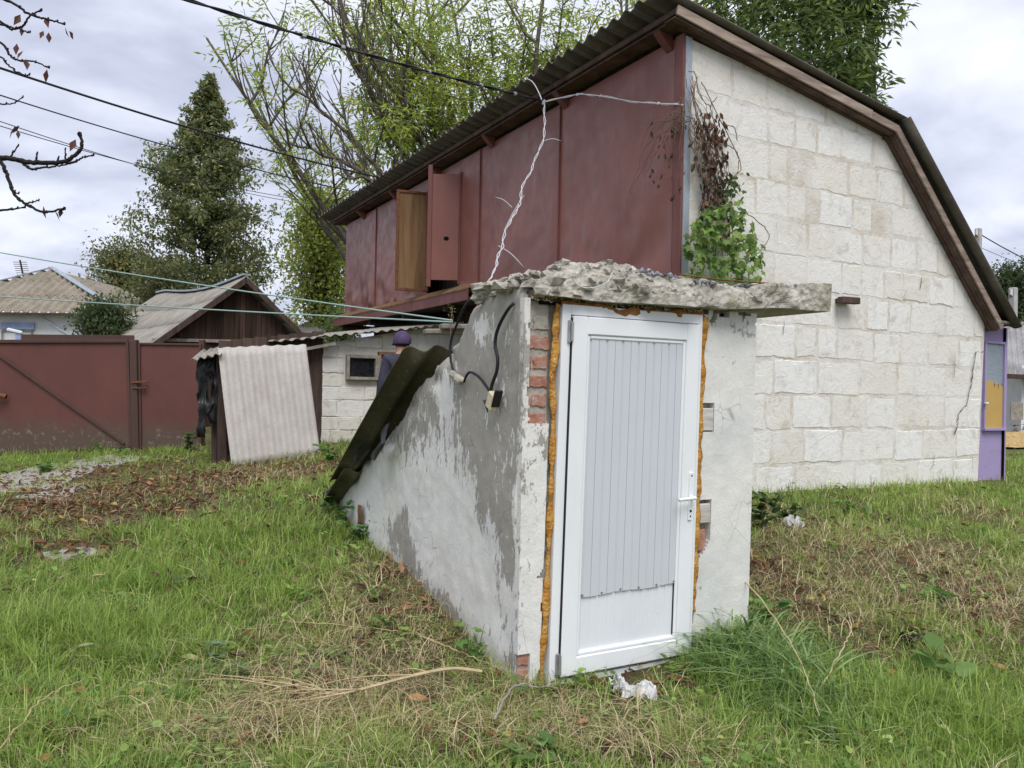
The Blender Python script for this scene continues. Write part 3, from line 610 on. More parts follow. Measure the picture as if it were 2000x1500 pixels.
# ------------------------------------------------------------------ cellar entrance
CX0, CX1, CY = 2.043, 3.69, 3.6
cel = thing('cellar_entrance', (2.8, 3.6, 0.), 'small peeling whitewashed cellar entrance with white door under a broken concrete slab', 'cellar entrance')
top_px = [(1024, 548), (1000, 553), (975, 556), (950, 562), (930, 578), (913, 600), (903, 628), (882, 672), (866, 690), (845, 715), (822, 745), (800, 770), (788, 800), (770, 832), (745, 858), (720, 885), (690, 918), (668, 945), (652, 968), (640, 985)]
tp = np.array([onX(a, b, CX0)[1:] for a, b in top_px]); o_ = np.argsort(tp[:, 0]); tp = tp[o_]; tp[0] = (CY-.0, 2.1)
YEND = 7.0
def ztop(y): return float(np.interp(y, tp[:, 0], tp[:, 1]))
nu, nv = 210, 110; us = np.linspace(CY+.03, YEND, nu)
# bare-render patches seen on the wall (photo spots turned into wall coordinates): y, z, ry, rz, strength
sp_px = [(1000, 640, 30, 90, .34), (960, 700, 60, 110, .27), (905, 730, 40, 60, .18), (880, 860, 70, 90, .13), (965, 830, 45, 120, .26), (985, 1000, 18, 170, .22), (940, 1000, 10, 60, .14), (975, 930, 30, 80, .2), (795, 850, 22, 60, .18),
         (790, 1020, 14, 50, .27), (770, 1040, 18, 40, .25), (800, 1080, 14, 30, .2), (1000, 1100, 8, 80, .2), (720, 990, 10, 20, .15), (880, 1215, 30, 35, .30), (850, 1170, 22, 25, .28), (810, 1120, 22, 18, .22), (945, 580, 60, 30, .25), (830, 800, 30, 40, .12), (935, 1280, 14, 30, .15), (990, 1290, 10, 20, .2), (770, 960, 10, 30, -.05), (945, 660, 16, 60, -.22), (870, 770, 22, 40, -.14), (1010, 900, 8, 160, -.05), (840, 1000, 60, 90, -.12), (740, 940, 40, 70, -.14), (920, 1120, 40, 80, -.12)]
SP = []
for (px, py, rx, ry, s) in sp_px:
    c = onX(px, py, CX0); e = onX(px-rx, py, CX0); f = onX(px, py-ry, CX0); SP.append((c[1], c[2], abs(e[1]-c[1]), abs(f[2]-c[2]), s))
def wear_left(y, z): return min(.225, sum(s*math.exp(-((y-a)/b)**2-((z-c)/d)**2) for a, c, b, d, s in SP))
chip = [onX(845, 742, CX0), onX(800, 790, CX0), onX(872, 700, CX0), onX(690, 935, CX0), onX(860, 690, CX0), onX(760, 865, CX0)]
V = []; wr = []
for y in us:
    zt_ = ztop(y)+.02*fbm((y*9, 3, 1), 4)+.012*fbm((y*30, 1, 2), 2); zb_ = -.35
    for j in range(nv):
        v = j/(nv-1); z = zb_+(zt_-zb_)*v**.9; d = zt_-z
        x = CX0-.012*fbm((y*1.6, z*1.6, 4), 3)-.0035*fbm((y*11, z*11, 2), 3)
        ed = max(0, 1-d/.16); ch = max(0, fbm((y*6, z*6, 8.5), 3)+.15)*ed; x += .05*ch+.03*ed*ed*ed
        for cp in chip:
            r2 = ((y-cp[1])/.13)**2+((z-cp[2])/.07)**2
            if r2 < 2: x += .035*math.exp(-r2*2)*(1+.8*fbm((y*14, z*14, 3), 3))
        V.append((x, y, z)); wr.append(wear_left(y, z)+(.30*ed if y > 3.8 else .12*ed)+.045)
V = np.array(V); n0 = len(V); Fs = [(i*nv+j, i*nv+j+1, (i+1)*nv+j+1, (i+1)*nv+j) for i in range(nu-1) for j in range(nv-1)]
Vi = V.copy(); Vi[:, 0] = CX0+.26
Fs += [(n0+a, n0+d, n0+c, n0+b) for a, b, c, d in Fs]; Fs += [(i*nv+nv-1, n0+i*nv+nv-1, n0+(i+1)*nv+nv-1, (i+1)*nv+nv-1) for i in range(nu-1)]
Fs += [(j, n0+j, n0+j+1, j+1) for j in range(nv-1)]+[((nu-1)*nv+j, (nu-1)*nv+j+1, n0+(nu-1)*nv+j+1, n0+(nu-1)*nv+j) for j in range(nv-1)]
tag(obj('side_wall', np.vstack([V, Vi]), Fs, 'plaster', cel, attrs={'wear': np.r_[wr, wr]}, smooth=True), 'peeling whitewashed side wall with grey render showing and a sloping top')
# front face piers: a rough render sheet with an outline; to3 for the front plane
def front(x, z, h): return (x, CY-h, z)
def face(xa, xb, za, zb, wearfn, mat, name, step=.012, thick=.05, keep=None, amp=.004, h0=.0):
    nx = max(3, int((xb(1)-xa(1))/step)); nz = max(4, int((zb-za)/(step*1.6))); V = []; wr = []
    for i in range(nx+1):
        for j in range(nz+1):
            z = za+(zb-za)*j/nz; a, b = xa(z), xb(z); x = a+(b-a)*i/nx
            V.append((x, CY-h0-amp*fbm((x*7, z*7, 3), 4)-amp*1.5*fbm((x*1.5, z*1.5, 7), 2), z)); wr.append(wearfn(x, z))
    m = nz+1; F = [(i*m+j, (i+1)*m+j, (i+1)*m+j+1, i*m+j+1) for i in range(nx) for j in range(nz)]
    if keep: F = [f for f in F if keep(*np.mean([V[k] for k in f], axis=0)[[0, 2]])]
    n = len(V); V2 = np.array(V)+np.array([0, thick, 0]); ed = {}
    for f in F:
        for a, b in zip(f, f[1:]+f[:1]): ed[(a, b)] = 1
    rim = [(b, a, a+n, b+n) for a, b in ed if (b, a) not in ed]
    return obj(name, np.vstack([V, V2]), F+[tuple(k+n for k in f[::-1]) for f in F]+rim, mat, cel, attrs={'wear': np.r_[wr, wr]}, smooth=False)
tilt = lambda z: .021*(z-1.)
DX0, DX1 = 2.238, 3.215
xl_in = lambda z: DX0-.045+tilt(z)
def keep_l(x, z):
    if z > 1.36+.05*fbm((x*12, 1, 1), 3): return x < CX0+.028+.02*fbm((1, z*14, 2), 3)
    if z < .42: return x < CX0+.15-.03*abs(z-.25)*4-.05*max(0, .12-z)*8+.03*fbm((z*9, x*5, 3), 3) and not (z < .16+.04*fbm((x*20, 2, 2), 2) and x < CX0+.07)
    if .55 < z < .66: return x < CX0+.19-(.66-z)*.8
    return True
face(lambda z: CX0-.004, xl_in, -.3, 2.02, lambda x, z: .04+.12*math.exp(-((z-1.5)/.5)**2)+.05*math.exp(-((x-CX0)/.02)**2), 'plaster_pier', 'pier_plaster', .01, .05, keep_l, .003, .012)
MB().box(((CX0+DX0-.03)/2, CY+.145, .87), (DX0-.05-CX0, .262, 2.34)).build('pier_core', 'brick_mortar', cel)
zr = 1.345
for i, hh in enumerate((.078, .074, .072, .076, .082, .075)):
    zc_ = zr+hh/2
    segs = [(CX0+.035, DX0-.05+tilt(zc_))] if i % 2 == 0 else [(CX0+.03, CX0+.055), (CX0+.063, DX0-.055+tilt(zc_))]
    for a, b in segs:
        R = rough_poly([(a, zr+.006), (b, zr+.004), (b-.006, zr+hh-.004), (a+.004, zr+hh-.006)], .02, .0035)
        V, F = plate(R, lambda x, z, h: (x, CY+.016-h+.003*fbm((x*30, z*30, i), 3), z), .011, .005); obj('brick', V, F, 'brick' if i < 5 else 'brick_mortar', cel)
    zr += hh+.026
for zz in (.0, .09): 
    R = rough_poly([(CX0+.005, zz+.01), (CX0+.10, zz+.005), (CX0+.11, zz+.075), (CX0+.003, zz+.08)], .02, .004); V, F = plate(R, lambda x, z, h: (x, CY+.012-h, z), .010, .005); obj('brick', V, F, 'brick', cel)
# right pier
xr_in = lambda z: DX1+.025+tilt(z)
def keep_r(x, z):
    j = .012*fbm((z*8, x*8, 1), 3)
    if x < xr_in(z)+.006+j: return False
    for (za, zb, w) in ((1.30, 1.475, .125), (.66, .90, .125)):
        if za < z < zb and x < xr_in(z)+w: return False
    if .50 < z < .66 and x < xr_in(z)+.125*(z-.5)/.16: return False
    return not (z > 1.95 and fbm((x*12, z*12, 5), 3) > .1)
face(xr_in, lambda z: CX1+.012*(z-1), -.25, 2.04, lambda x, z: .03+.10*math.exp(-((z-1.9)/.2)**2), 'plaster_right', 'pier_plaster', .012, .05, keep_r, .003, .0)
MB().box(((DX1+.03+CX1-.02)/2, CY+.175, .85), (CX1-.02-DX1-.04, .25, 2.4)).build('pier_core', 'brick_mortar', cel)
for zz, hh in ((1.315, .135), (.765, .115)):
    MB().box((xr_in(zz)+.060, CY+.022, zz+hh/2), (.115, .05, hh), ch=.005).build('wooden_plug', 'wood_white', cel)
MB().box((xr_in(.7)+.05, CY+.035, .66), (.10, .04, .13), ch=.006).build('brick', 'brick', cel)
# right side wall and inner stair box
V, F = prism([(CY+.05, -.3), (CY+.05, 2.03), (4.5, 2.03), (4.6, 1.78), (YEND-.1, .52), (YEND-.1, -.3)], lambda y, z: (CX1-.005, y, z), lambda y, z: (CX1-.24, y, z)); obj('side_wall', V, F, 'plaster_right', cel)
MB().box(((CX0+CX1)/2, YEND-.1, .12), (CX1-CX0-.3, .2, .9)).build('back_wall', 'plaster_right', cel)
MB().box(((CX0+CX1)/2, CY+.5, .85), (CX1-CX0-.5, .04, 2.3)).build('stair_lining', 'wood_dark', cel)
# lintel band
lt = MB(); lt.box(((CX0+DX1)/2+.06, CY+.10, 2.035), (DX1-CX0+.06, .22, .05), ch=.004); lt.build('lintel_board', 'wood_dark', cel)
sf = MB()
for i in range(170):
    x = random.uniform(CX0+.04, DX1+.06); z = 2.026+random.gauss(0, .010); sf.box((x, CY-.011, z), (random.uniform(.004, .014), .006, random.uniform(.006, .02)))
sf.build('paint_flakes', 'cream_plastic', cel)['kind'] = 'stuff'
MB().tube(curve([(CX0+.09, CY+.0, 2.0), (2.6, CY-.004, 2.0), (DX1+.06, CY+.0, 1.995)], 20), .008, 6).build('gap_shade', 'shade_black', cel)  # black tube drawn in as the shadow gap under the lintel
# broken concrete slab on top
def slab():
    X0, X1, Y0, Y1, Z0, Z1 = CX0-.01, 4.24, CY-.13, CY+1.0, 2.03, 2.18
    bm = bmesh.new(); nx, ny, nz = 120, 44, 14; vid = {}
    def g(i, j, k):
        key = (i, j, k)
        if key not in vid:
            vid[key] = bm.verts.new((X0+(X1-X0)*i/nx, Y0+(Y1-Y0)*j/ny, Z0+(Z1-Z0)*k/nz))
        return vid[key]
    for i in range(nx):
        for j in range(ny): bm.faces.new((g(i, j, nz), g(i+1, j, nz), g(i+1, j+1, nz), g(i, j+1, nz))); bm.faces.new((g(i, j, 0), g(i, j+1, 0), g(i+1, j+1, 0), g(i+1, j, 0)))
        for k in range(nz): bm.faces.new((g(i, 0, k), g(i+1, 0, k), g(i+1, 0, k+1), g(i, 0, k+1))); bm.faces.new((g(i, ny, k), g(i, ny, k+1), g(i+1, ny, k+1), g(i+1, ny, k)))
    for j in range(ny):
        for k in range(nz): bm.faces.new((g(0, j, k), g(0, j, k+1), g(0, j+1, k+1), g(0, j+1, k))); bm.faces.new((g(nx, j, k), g(nx, j+1, k), g(nx, j+1, k+1), g(nx, j, k+1)))
    topx = [(X0, -.05), (2.1, .0), (2.2, .05), (2.4, .065), (2.65, .06), (2.85, .03), (3.2, .02), (3.6, .03), (3.9, .05), (4.1, .075), (4.4, .075)]
    botx = [(X0, .0), (2.2, -.005), (2.5, -.01), (2.9, .0), (3.3, .01), (3.7, .035), (4.0, .045), (4.4, .05)]
    for v in bm.verts:
        x, y, z = v.co; s = (z-Z0)/(Z1-Z0); ry = (y-Y0)/(Y1-Y0)
        z += s*np.interp(x, *zip(*topx))*(1-.6*max(0, ry-.3))+(1-s)*np.interp(x, *zip(*botx))
        rough = 1. if x < 3.95 else .25
        fr = max(0, 1-ry*3)
        y += fr*(1-s)*.02 + fr*s*s*.10*rough*(1 if x < 3.3 else .5) + fr*.05*fbm((x*2.2, 1, 3), 2)*rough
        x = x+.72*(y-Y0)*max(0, 1-(x-X0)/1.4)
        p = Vector((x, y, z)); vd = mnoise.voronoi(Vector((p.x*8, p.y*9, p.z*14)), distance_metric='DISTANCE', exponent=2)[0]; vd2 = mnoise.voronoi(p*27)[0]
        am = rough*(.034*(vd[1]-vd[0]-.3)*(.3+.7*s)+.010*(vd2[1]-vd2[0]-.3)+.030*fbm((x*3.2, y*4, z*6), 5))+.006*fbm((x*14, y*14, z*14), 3)
        dv = np.array([0, -1. if ry < .02 else -.3*fr, .9*s-.35*(1-s)]); 
        if x > X1-.01: dv = np.array([.6, 0, 0])
        if x < X0+.01: dv = np.array([-1.2, 0, .3])
        v.co = (x+dv[0]*am, y+dv[1]*am, z+dv[2]*am)
    me = bpy.data.meshes.new('roof_slab'); bm.normal_update(); bmesh.ops.recalc_face_normals(bm, faces=bm.faces); bm.transform(Matrix.Translation(-Vector(ORG[cel.name]))); bm.to_mesh(me); bm.free(); me.materials.append(M['concrete'])
    o = bpy.data.objects.new('roof_slab', me); COL.objects.link(o); o.parent = cel; ORG[o.name] = ORG[cel.name]; return o
sb = slab(); tag(sb, 'broken concrete roof slab overhanging to the right')
def pebbles(n, fn, name, mat, parent, s0, s1):
    ico = bmesh.new(); bmesh.ops.create_icosphere(ico, subdivisions=1, radius=1); T_ = np.array([v.co[:] for v in ico.verts]); FT = np.array([[v.index for v in f.verts] for f in ico.faces]); ico.free(); VV = []; FF = []
    for i in range(n):
        s = random.uniform(s0, s1); V = T_*np.array([s, s*random.uniform(.6, 1), s*random.uniform(.4, .8)])*(1+rng.normal(0, .28, (len(T_), 1))); a = random.uniform(0, 6.3)
        V = V@np.array([[math.cos(a), math.sin(a), 0], [-math.sin(a), math.cos(a), 0], [0, 0, 1]]); VV.append(V+np.array(fn(i))); FF.append(FT+i*len(T_))
    return obj(name, np.vstack(VV), np.vstack(FF), mat, parent)
_sv = np.array([v.co[:] for v in sb.data.vertices])+ORG[cel.name]; _sn = np.array([v.normal[:] for v in sb.data.vertices])
_c = np.where(((_sn[:, 1] < -.25) | (_sn[:, 2] > .3)) & (_sv[:, 0] < 3.6) & (_sv[:, 1] < CY+.25) & (_sn[:, 2] > -.25) & ((_sv[:, 2] > 2.09) | (_sv[:, 0] < 2.5)))[0]; _pick = [int(q_) for q_ in rng.choice(_c, 190)]
_w = [q_ for q_ in _pick if random.random() < (1.1 if _sv[q_, 0] < 2.85 else .35)]
pebbles(len(_w), lambda i: _sv[_w[i]]-_sn[_w[i]]*.012, 'aggregate', 'concrete', cel, .012, .05)['kind'] = 'stuff'
def slab_top(i):
    x = random.uniform(2.75, 4.05); y = CY-.08+random.random()**1.5*.6; return (x, y, -.022+np.interp(x, [2.15, 2.3, 2.6, 2.95, 3.3, 3.6, 3.9, 4.4], [2.18, 2.235, 2.245, 2.215, 2.20, 2.21, 2.235, 2.26])-.03*(y-CY)+random.uniform(-.004, .012))
pebbles(420, slab_top, 'gravel', 'pebble', cel, .008, .022)['kind'] = 'stuff'
MB().tube(curve([(3.0, CY-.08, 2.215), (3.3, CY-.11, 2.205), (3.75, CY-.06, 2.225), (3.95, CY+.1, 2.25)], 20), .005, 5).build('reinforcing_bar', 'rusty_iron', cel)
MB().tube(curve([at(1120, 545, 3.95), at(1135, 560, 3.93), at(1160, 562, 3.92), at(1185, 552, 3.94), at(1190, 545, 3.98)], 20), .003, 5).build('bent_wire', 'wire_white', cel)
# crumbled shoulder between the slab and the side wall
def shoulder(i):
    y = random.uniform(CY-.02, 4.15); return (CX0+random.uniform(-.01, .15), y, ztop(y)+random.uniform(-.05, .03)+.03*(y < 3.8))
pebbles(110, shoulder, 'rubble', 'concrete', cel, .02, .06)['kind'] = 'stuff'
# foam round the door frame
def foam(path, r0, r1, name, mat, flat=.55):
    P = curve(path, 90); R = np.array([r0+(r1-r0)*max(0, .5+fbm((p[0]*9, p[1]*9, p[2]*9), 3)) for p in P]); V, F = tube(P, R, 10); c = np.repeat(P, 10, axis=0); V[:, 1] = c[:, 1]+(V[:, 1]-c[:, 1])*flat
    V += np.array([[.5*.006*fbm(v*30, 2), .006*fbm(v*33, 2), .004*fbm(v*31, 2)] for v in V]); return obj(name, V, F, mat, cel, smooth=True)
fl = lambda z, d=0: (DX0-.024+tilt(z)+d, CY-.014, z)
foam([fl(-.05), fl(.1, -.012), fl(.3), fl(.8, .006), fl(1.2, .004), fl(1.45, .0), fl(1.55, -.012), fl(1.65, -.012), fl(1.75, .0), fl(1.9, -.004), fl(2.0, .004)], .009, .026, 'mounting_foam', 'foam')
fr_ = lambda z, d=0: (DX1+.017+tilt(z)+d, CY-.012, z)
foam([fr_(.25), fr_(.5), fr_(.7, .005), fr_(1., -.002), fr_(1.2, .008), fr_(1.5, .004), fr_(1.85, .012), fr_(1.99, .016)], .014, .032, 'mounting_foam', 'foam')
foam([(DX0+.02, CY-.02, 2.0), (2.5, CY-.022, 2.0), (2.58, CY-.03, 1.99), (2.66, CY-.032, 1.978), (2.74, CY-.026, 1.988), (3.0, CY-.022, 1.998), (DX1+.03, CY-.018, 1.994)], .012, .030, 'mounting_foam', 'foam_old', .5)
MB().box((2.62, CY-.022, 1.963), (.17, .008, .03), ch=.003).build('torn_film', 'litter', cel)
# white plastic door, slightly out of plumb
def dbox(x0, x1, z0, z1, y0, y1, mb, ch=.003):
    V = []; b = MB().box(((x0+x1)/2, (y0+y1)/2, (z0+z1)/2), (x1-x0, y1-y0, z1-z0), ch=ch); P = np.concatenate(b.V); P[:, 0] += .021*(P[:, 2]-1.); mb.add(P, b.F); return mb
fr = MB(); FW = .055
dbox(DX0, DX0+FW, -.03, 2.0, CY-.035, CY+.05, fr); dbox(DX1-.028, DX1, -.0, 2.0, CY-.035, CY+.05, fr); dbox(DX0+FW, DX1-.028, 1.945, 2.0, CY-.0345, CY+.05, fr); dbox(DX0+FW, DX1-.028, -.03, .0, CY-.03, CY+.05, fr)
door = fr.build('door_frame', 'pvc', cel)
sx0, sx1, sz0, sz1, sw = DX0+FW+.006, DX1-.03, .02, 1.94, .098
sash = MB(); dbox(sx0, sx0+sw, sz0, sz1, CY-.052, CY+.02, sash, .006); dbox(sx1-sw, sx1, sz0, sz1, CY-.052, CY+.02, sash, .006); dbox(sx0+sw, sx1-sw, sz1-sw, sz1, CY-.0515, CY+.02, sash, .006); dbox(sx0+sw, sx1-sw, sz0, sz0+sw, CY-.0515, CY+.02, sash, .006)
ds = sash.build('door', 'pvc', cel); tag(ds, 'white plastic door leaf with ribbed grey upper panel')
ix0, ix1, iz0, iz1 = sx0+sw, sx1-sw, sz0+sw, sz1-sw
for a in ((ix0, ix0+.02, iz0, iz1), (ix1-.02, ix1, iz0, iz1), (ix0+.02, ix1-.02, iz1-.022, iz1), (ix0+.02, ix1-.02, iz0, iz0+.022)): dbox(*a, CY-.044, CY+.0, MB_ := MB(), .006); MB_.build('glazing_bead', 'pvc', ds)
dbox(ix1-.0245, ix1-.0205, iz0+.03, iz1-.03, CY-.034, CY-.01, gp := MB(), 0); gp.build('door_gap_shade', 'black_rubber', ds)  # shade of the gap beside the panel, drawn as a black strip
def ribbed(xa, xb, za, zb_fn, y0, pitch, dep, mat, name, pts):
    xs = [xa]; hs = [0.]; x = xa+.012
    while x < xb:
        for dx, h in pts: 
            if x+dx*pitch < xb: xs.append(x+dx*pitch); hs.append(h*dep)
        x += pitch
    xs.append(xb); hs.append(0.); V = []; n = len(xs)
    for x, h in zip(xs, hs):
        for z in (zb_fn(x), za): V.append((x+.021*(z-1.), y0-h, z))
    F = [(2*i, 2*i+2, 2*i+3, 2*i+1) for i in range(n-1)]; V = np.array(V); V2 = V+np.array([0, .004, 0]); m = len(V)
    F2 = [tuple(k+m for k in f[::-1]) for f in F]; Fe = [(2*i, 2*i+m, 2*i+2+m, 2*i+2) for i in range(n-1)]
    return obj(name, np.vstack([V, V2]), F+F2+Fe, mat, ds)
prof = [(0, 0), (.05, 1.), (.47, 1.), (.475, .4), (.495, .4), (.50, 1.), (.90, 1.), (.95, 0.)]
zcut = lambda x: .43+.004*math.sin(x*17)+.012*(x-ix0)
ribbed(ix0+.018, ix1-.022, iz1-.018, zcut, CY-.030, .108, .008, 'panel_grey', 'panel', prof)
ribbed(ix0+.018, ix1-.022, .50, lambda x: iz0+.018, CY-.022, .0575, .0045, 'panel_white', 'panel', [(0, 0), (.06, 1.), (.94, 1.)])
for i in range(6):
    x = ix0+.03+i*(ix1-ix0-.06)/5; z = zcut(x)+.012; V, F = tube([(x+.021*(z-1), CY-.044, z), (x+.021*(z-1), CY-.034, z)], .0055, 8); obj('screw', V, F, 'steel', ds)
hx = sx1-.038
V = MB(); dbox(hx-.014, hx+.014, .80, 1.08, CY-.062, CY-.05, V, .005); V.build('handle_plate', 'pvc', ds)
hz = .935; hxx = hx+.021*(hz-1)
MB().tube(curve([(hxx, CY-.055, hz), (hxx, CY-.095, hz), (hxx-.015, CY-.105, hz), (hxx-.06, CY-.106, hz-.001), (hxx-.125, CY-.104, hz-.004)], 24), [.011]*6+[.0105]*18, 8).build('handle', 'pvc', ds, smooth=True)
for z in (.855, 1.06, .825): 
    x = hx+.021*(z-1); V, F = tube([(x, CY-.064, z), (x, CY-.0615, z)], .005 if z != .855 else .008, 8); obj('keyhole_shade', V, F, 'shade_black', ds)
for z in (1.855, .09):
    h = MB(); dbox(DX0+FW-.022, DX0+FW-.002, z-.06, z+.06, CY-.05, CY-.036, h, .003); x = DX0+FW-.004+.021*(z-1); h.tube([(x, CY-.055, z-.05), (x, CY-.055, z+.05)], .008, 8); h.build('hinge', 'steel', door)
dbox(sx0-.0045, sx0-.0005, .03, 1.93, CY-.045, CY, gp := MB(), 0); gp.build('door_gap_shade', 'black_rubber', door)  # shade of the gap beside the sash, drawn as a black strip
dbox(DX1-.0305, DX1-.0285, .03, 1.93, CY-.045, CY, gp := MB(), 0); gp.build('door_gap_shade', 'black_rubber', door)  # shade of the gap beside the sash, drawn as a black strip
# ------------------------------------------------------------------ sheets over the cellar stair
V, F = sheet((1.86, 4.86, 1.785), (2.98, 4.74, 1.85), (1.84, 6.42, .755), (2.98, 6.5, .84), 6, .024, .009, 10, 10, .012, .006, 1.)
tag(obj('roofing_sheet', V, F, 'slate_mossy', smooth=True), 'mossy corrugated sheet sloping over the cellar stair beside the peeling wall', 'roofing sheet', 'sheets over the cellar stair')
V, F = sheet((2.86, 4.72, 1.86), (3.86, 4.72, 1.86), (2.86, 6.55, .85), (3.86, 6.55, .85), 6, .024, .009, 10, 8)
tag(obj('roofing_sheet', V, F, 'slate_mossy', smooth=True), 'mossy corrugated sheet on the house side of the cellar stair', 'roofing sheet', 'sheets over the cellar stair')
V, F = sheet((1.88, 6.20, .86), (2.95, 6.25, .93), (1.90, 6.98, .44), (2.98, 7.1, .50), 6, .024, .009, 10, 6)
tag(obj('roofing_sheet', V, F, 'slate_mossy', smooth=True), 'lowest mossy corrugated sheet at the foot of the cellar stair cover', 'roofing sheet', 'sheets over the cellar stair')
for j, (a, b, wd) in enumerate((((1.98, 4.80, 1.90), (2.6, 4.66, 1.93), .11), ((2.06, 4.72, 1.935), (2.9, 4.60, 1.955), .09))):
    tag(MB().beam(a, b, wd, .035, ch=.008).build('weathered_plank', 'wood_grey'), ('grey split plank lying lower across the top of the mossy sheet', 'grey split plank lying on top, nearest the broken slab')[j], 'plank', 'planks on the cellar cover')
def cloth(P, name, mat, label, cat, amp=.03, parent=None, th=.006, seed=0.):
    """P: grid (n,m,3) control -> crumpled sheet"""
    P = np.array(P, float); n, m = P.shape[:2]; k = 6; U = np.linspace(0, n-1, (n-1)*k+1); W_ = np.linspace(0, m-1, (m-1)*k+1); V = []
    for u in U:
        i = min(int(u), n-2); f = u-i
        for v in W_:
            j = min(int(v), m-2); g = v-j; p = (P[i, j]*(1-f)+P[i+1, j]*f)*(1-g)+(P[i, j+1]*(1-f)+P[i+1, j+1]*f)*g
            V.append(p+amp*np.array([fbm(p*5+seed, 3), fbm(p*5+7.7+seed, 3), .7*fbm(p*5+3.3+seed, 3)]))
    mm = len(W_); F = [(a*mm+b, (a+1)*mm+b, (a+1)*mm+b+1, a*mm+b+1) for a in range(len(U)-1) for b in range(mm-1)]; V = np.array(V); nn = len(V)
    V2 = V+np.array([.2, 1, .2])*th; edge = [(b, b+1, nn+b+1, nn+b) for b in range(mm-1)]+[((len(U)-1)*mm+b, nn+(len(U)-1)*mm+b, nn+(len(U)-1)*mm+b+1, (len(U)-1)*mm+b+1) for b in range(mm-1)]
    o = obj(name, np.vstack([V, V2]), F+[tuple(x+nn for x in f[::-1]) for f in F]+edge, mat, parent, smooth=True)
    return tag(o, label, cat) if parent is None else o
q = lambda x, y, X: onX(x, y, X)
cloth([[q(768, 822, 1.96), q(745, 860, 1.94), q(722, 893, 1.93)], [q(757, 828, 1.94), q(752, 868, 1.90), q(733, 900, 1.90)], [q(742, 845, 1.93), q(745, 868, 1.89), q(734, 878, 1.89)]], 'roofing_felt', 'black_film', 'black felt flap folded over the wall below the mossy sheet', 'roofing felt', .012)
cloth([[q(716, 855, 1.9), q(700, 870, 1.88), q(690, 890, 1.87)], [q(722, 880, 1.96), q(708, 893, 1.94), q(688, 915, 1.93)]], 'roofing_felt', 'black_film', 'small black felt scrap tucked under the mossy sheet', 'roofing felt', .012)
cloth([[q(684, 915, 2.0), q(663, 938, 1.98), q(642, 955, 1.97), q(628, 965, 1.97)], [q(688, 926, 2.02), q(668, 951, 2.0), q(648, 968, 1.98), q(632, 980, 1.98)]], 'roofing_felt', 'black_film', 'torn black felt strip trailing off the low end of the cellar wall', 'roofing felt', .03)
tag(MB().beam(q(648, 930, 1.95), q(680, 921, 1.97), .05, .012, ch=.003).build('bark_piece', 'wood_brown'), 'bit of reddish bark on the low end of the cellar cover', 'bark')
# ------------------------------------------------------------------ cables on the cellar wall
def wire(pts, r, mat, name, label, n=60, k=6, jit=0.):
    return tag(obj(name, *tube(curve(pts, n, jit), r, k), mat, smooth=True), label, 'cable')
node = onX(1062, 200, 5.0)
yz = lambda x, y, o=.02: onX(x, y, CX0-o)
blk = at(884, 700, 5.0)
# twisted pair dropping from the eave to the cellar
p_top, p_mid, p_bot = node, onX(1000, 430, 3.6), yz(946, 560, .01)
base = curve([node, at(1063, 260, 8.3), at(1040, 325, 7.8), at(1018, 375, 7.3), at(998, 430, 6.7), at(978, 490, 5.9), at(962, 535, 5.2), p_bot], 140)
t = np.linspace(0, 1, 140); ph = t*2*math.pi*10; tp_ = np.clip(1-(t-.72)*4, .35, 1)
off = np.c_[np.cos(ph)*.009, np.sin(ph)*.009, np.sin(ph+1)*.006]*tp_[:, None]; wob = np.array([[.05*fbm((a*7, 1, 1), 3), .05*fbm((a*7, 5, 1), 3), 0] for a in t])
tw = MB(); tw.tube(base+off+wob, .0042, 6); tw.tube(base-off+wob, .0042, 6); drop = tw.build('twisted_cable', 'wire_white', smooth=True)
tag(drop, 'twisted pale cable hanging from the eave down to the cellar wall', 'cable')
for (px, d, dx, dy) in (((1000, 405), 6.9, -33, -20), ((985, 450), 6.4, 40, -70), ((973, 480), 6.0, 50, 42), ((1062, 275), 8.2, 34, 0)):
    a = at(*px, d); b = at(px[0]+dx, px[1]+dy, d); MB().tube(curve([a, (a+b)/2+np.array([0, 0, .02]), b], 8), [.004]*6+[.003, .001], 5).build('wire_tail', 'wire_white', drop)
MB().tube(curve([node+np.array([0, 0, -.03]), node, node+np.array([.02, 0, .02])], 8), .022, 8).build('tape_knot', 'blue_paint', drop)
wire([p_bot, yz(925, 580, .012), yz(907, 600, .03), yz(893, 632, .03), yz(881, 665, .03), yz(880, 700, .03), yz(887, 728, .03), yz(895, 738, .03)], .0085, 'wire_black', 'cable', 'grey black cable curving down the cellar wall edge to a clay lump')
V, F = tube(curve([yz(880, 727, .03), yz(890, 736, .04), yz(899, 743, .04), yz(908, 748, .025)], 14), [.006, .02, .026, .024, .022, .024, .026, .028, .024, .025, .024, .02, .015, .008], 8)
V = V+np.array([[.01*fbm(v*22, 3), .01*fbm(v*25, 3), .008*fbm(v*24, 3)] for v in V]); tag(obj('clay_lump', V, F, 'concrete', smooth=False), 'lump of dried clay round the cable on the cellar wall', 'clay lump')
wire([yz(906, 746, .03), yz(912, 732, .04), yz(920, 727, .04), yz(935, 736, .04), yz(948, 752, .04), yz(957, 765, .035)], .008, 'wire_black', 'cable', 'short black cable looping from clay lump to cream box')
wire([yz(1004, 592, .01), yz(994, 602, .03), yz(980, 625, .035), yz(970, 650, .035), yz(967, 675, .035), yz(972, 700, .035), yz(970, 725, .035), yz(962, 748, .035), yz(958, 765, .035)], .0095, 'wire_black', 'cable', 'thick black cable from under the slab down to cream box', 80)
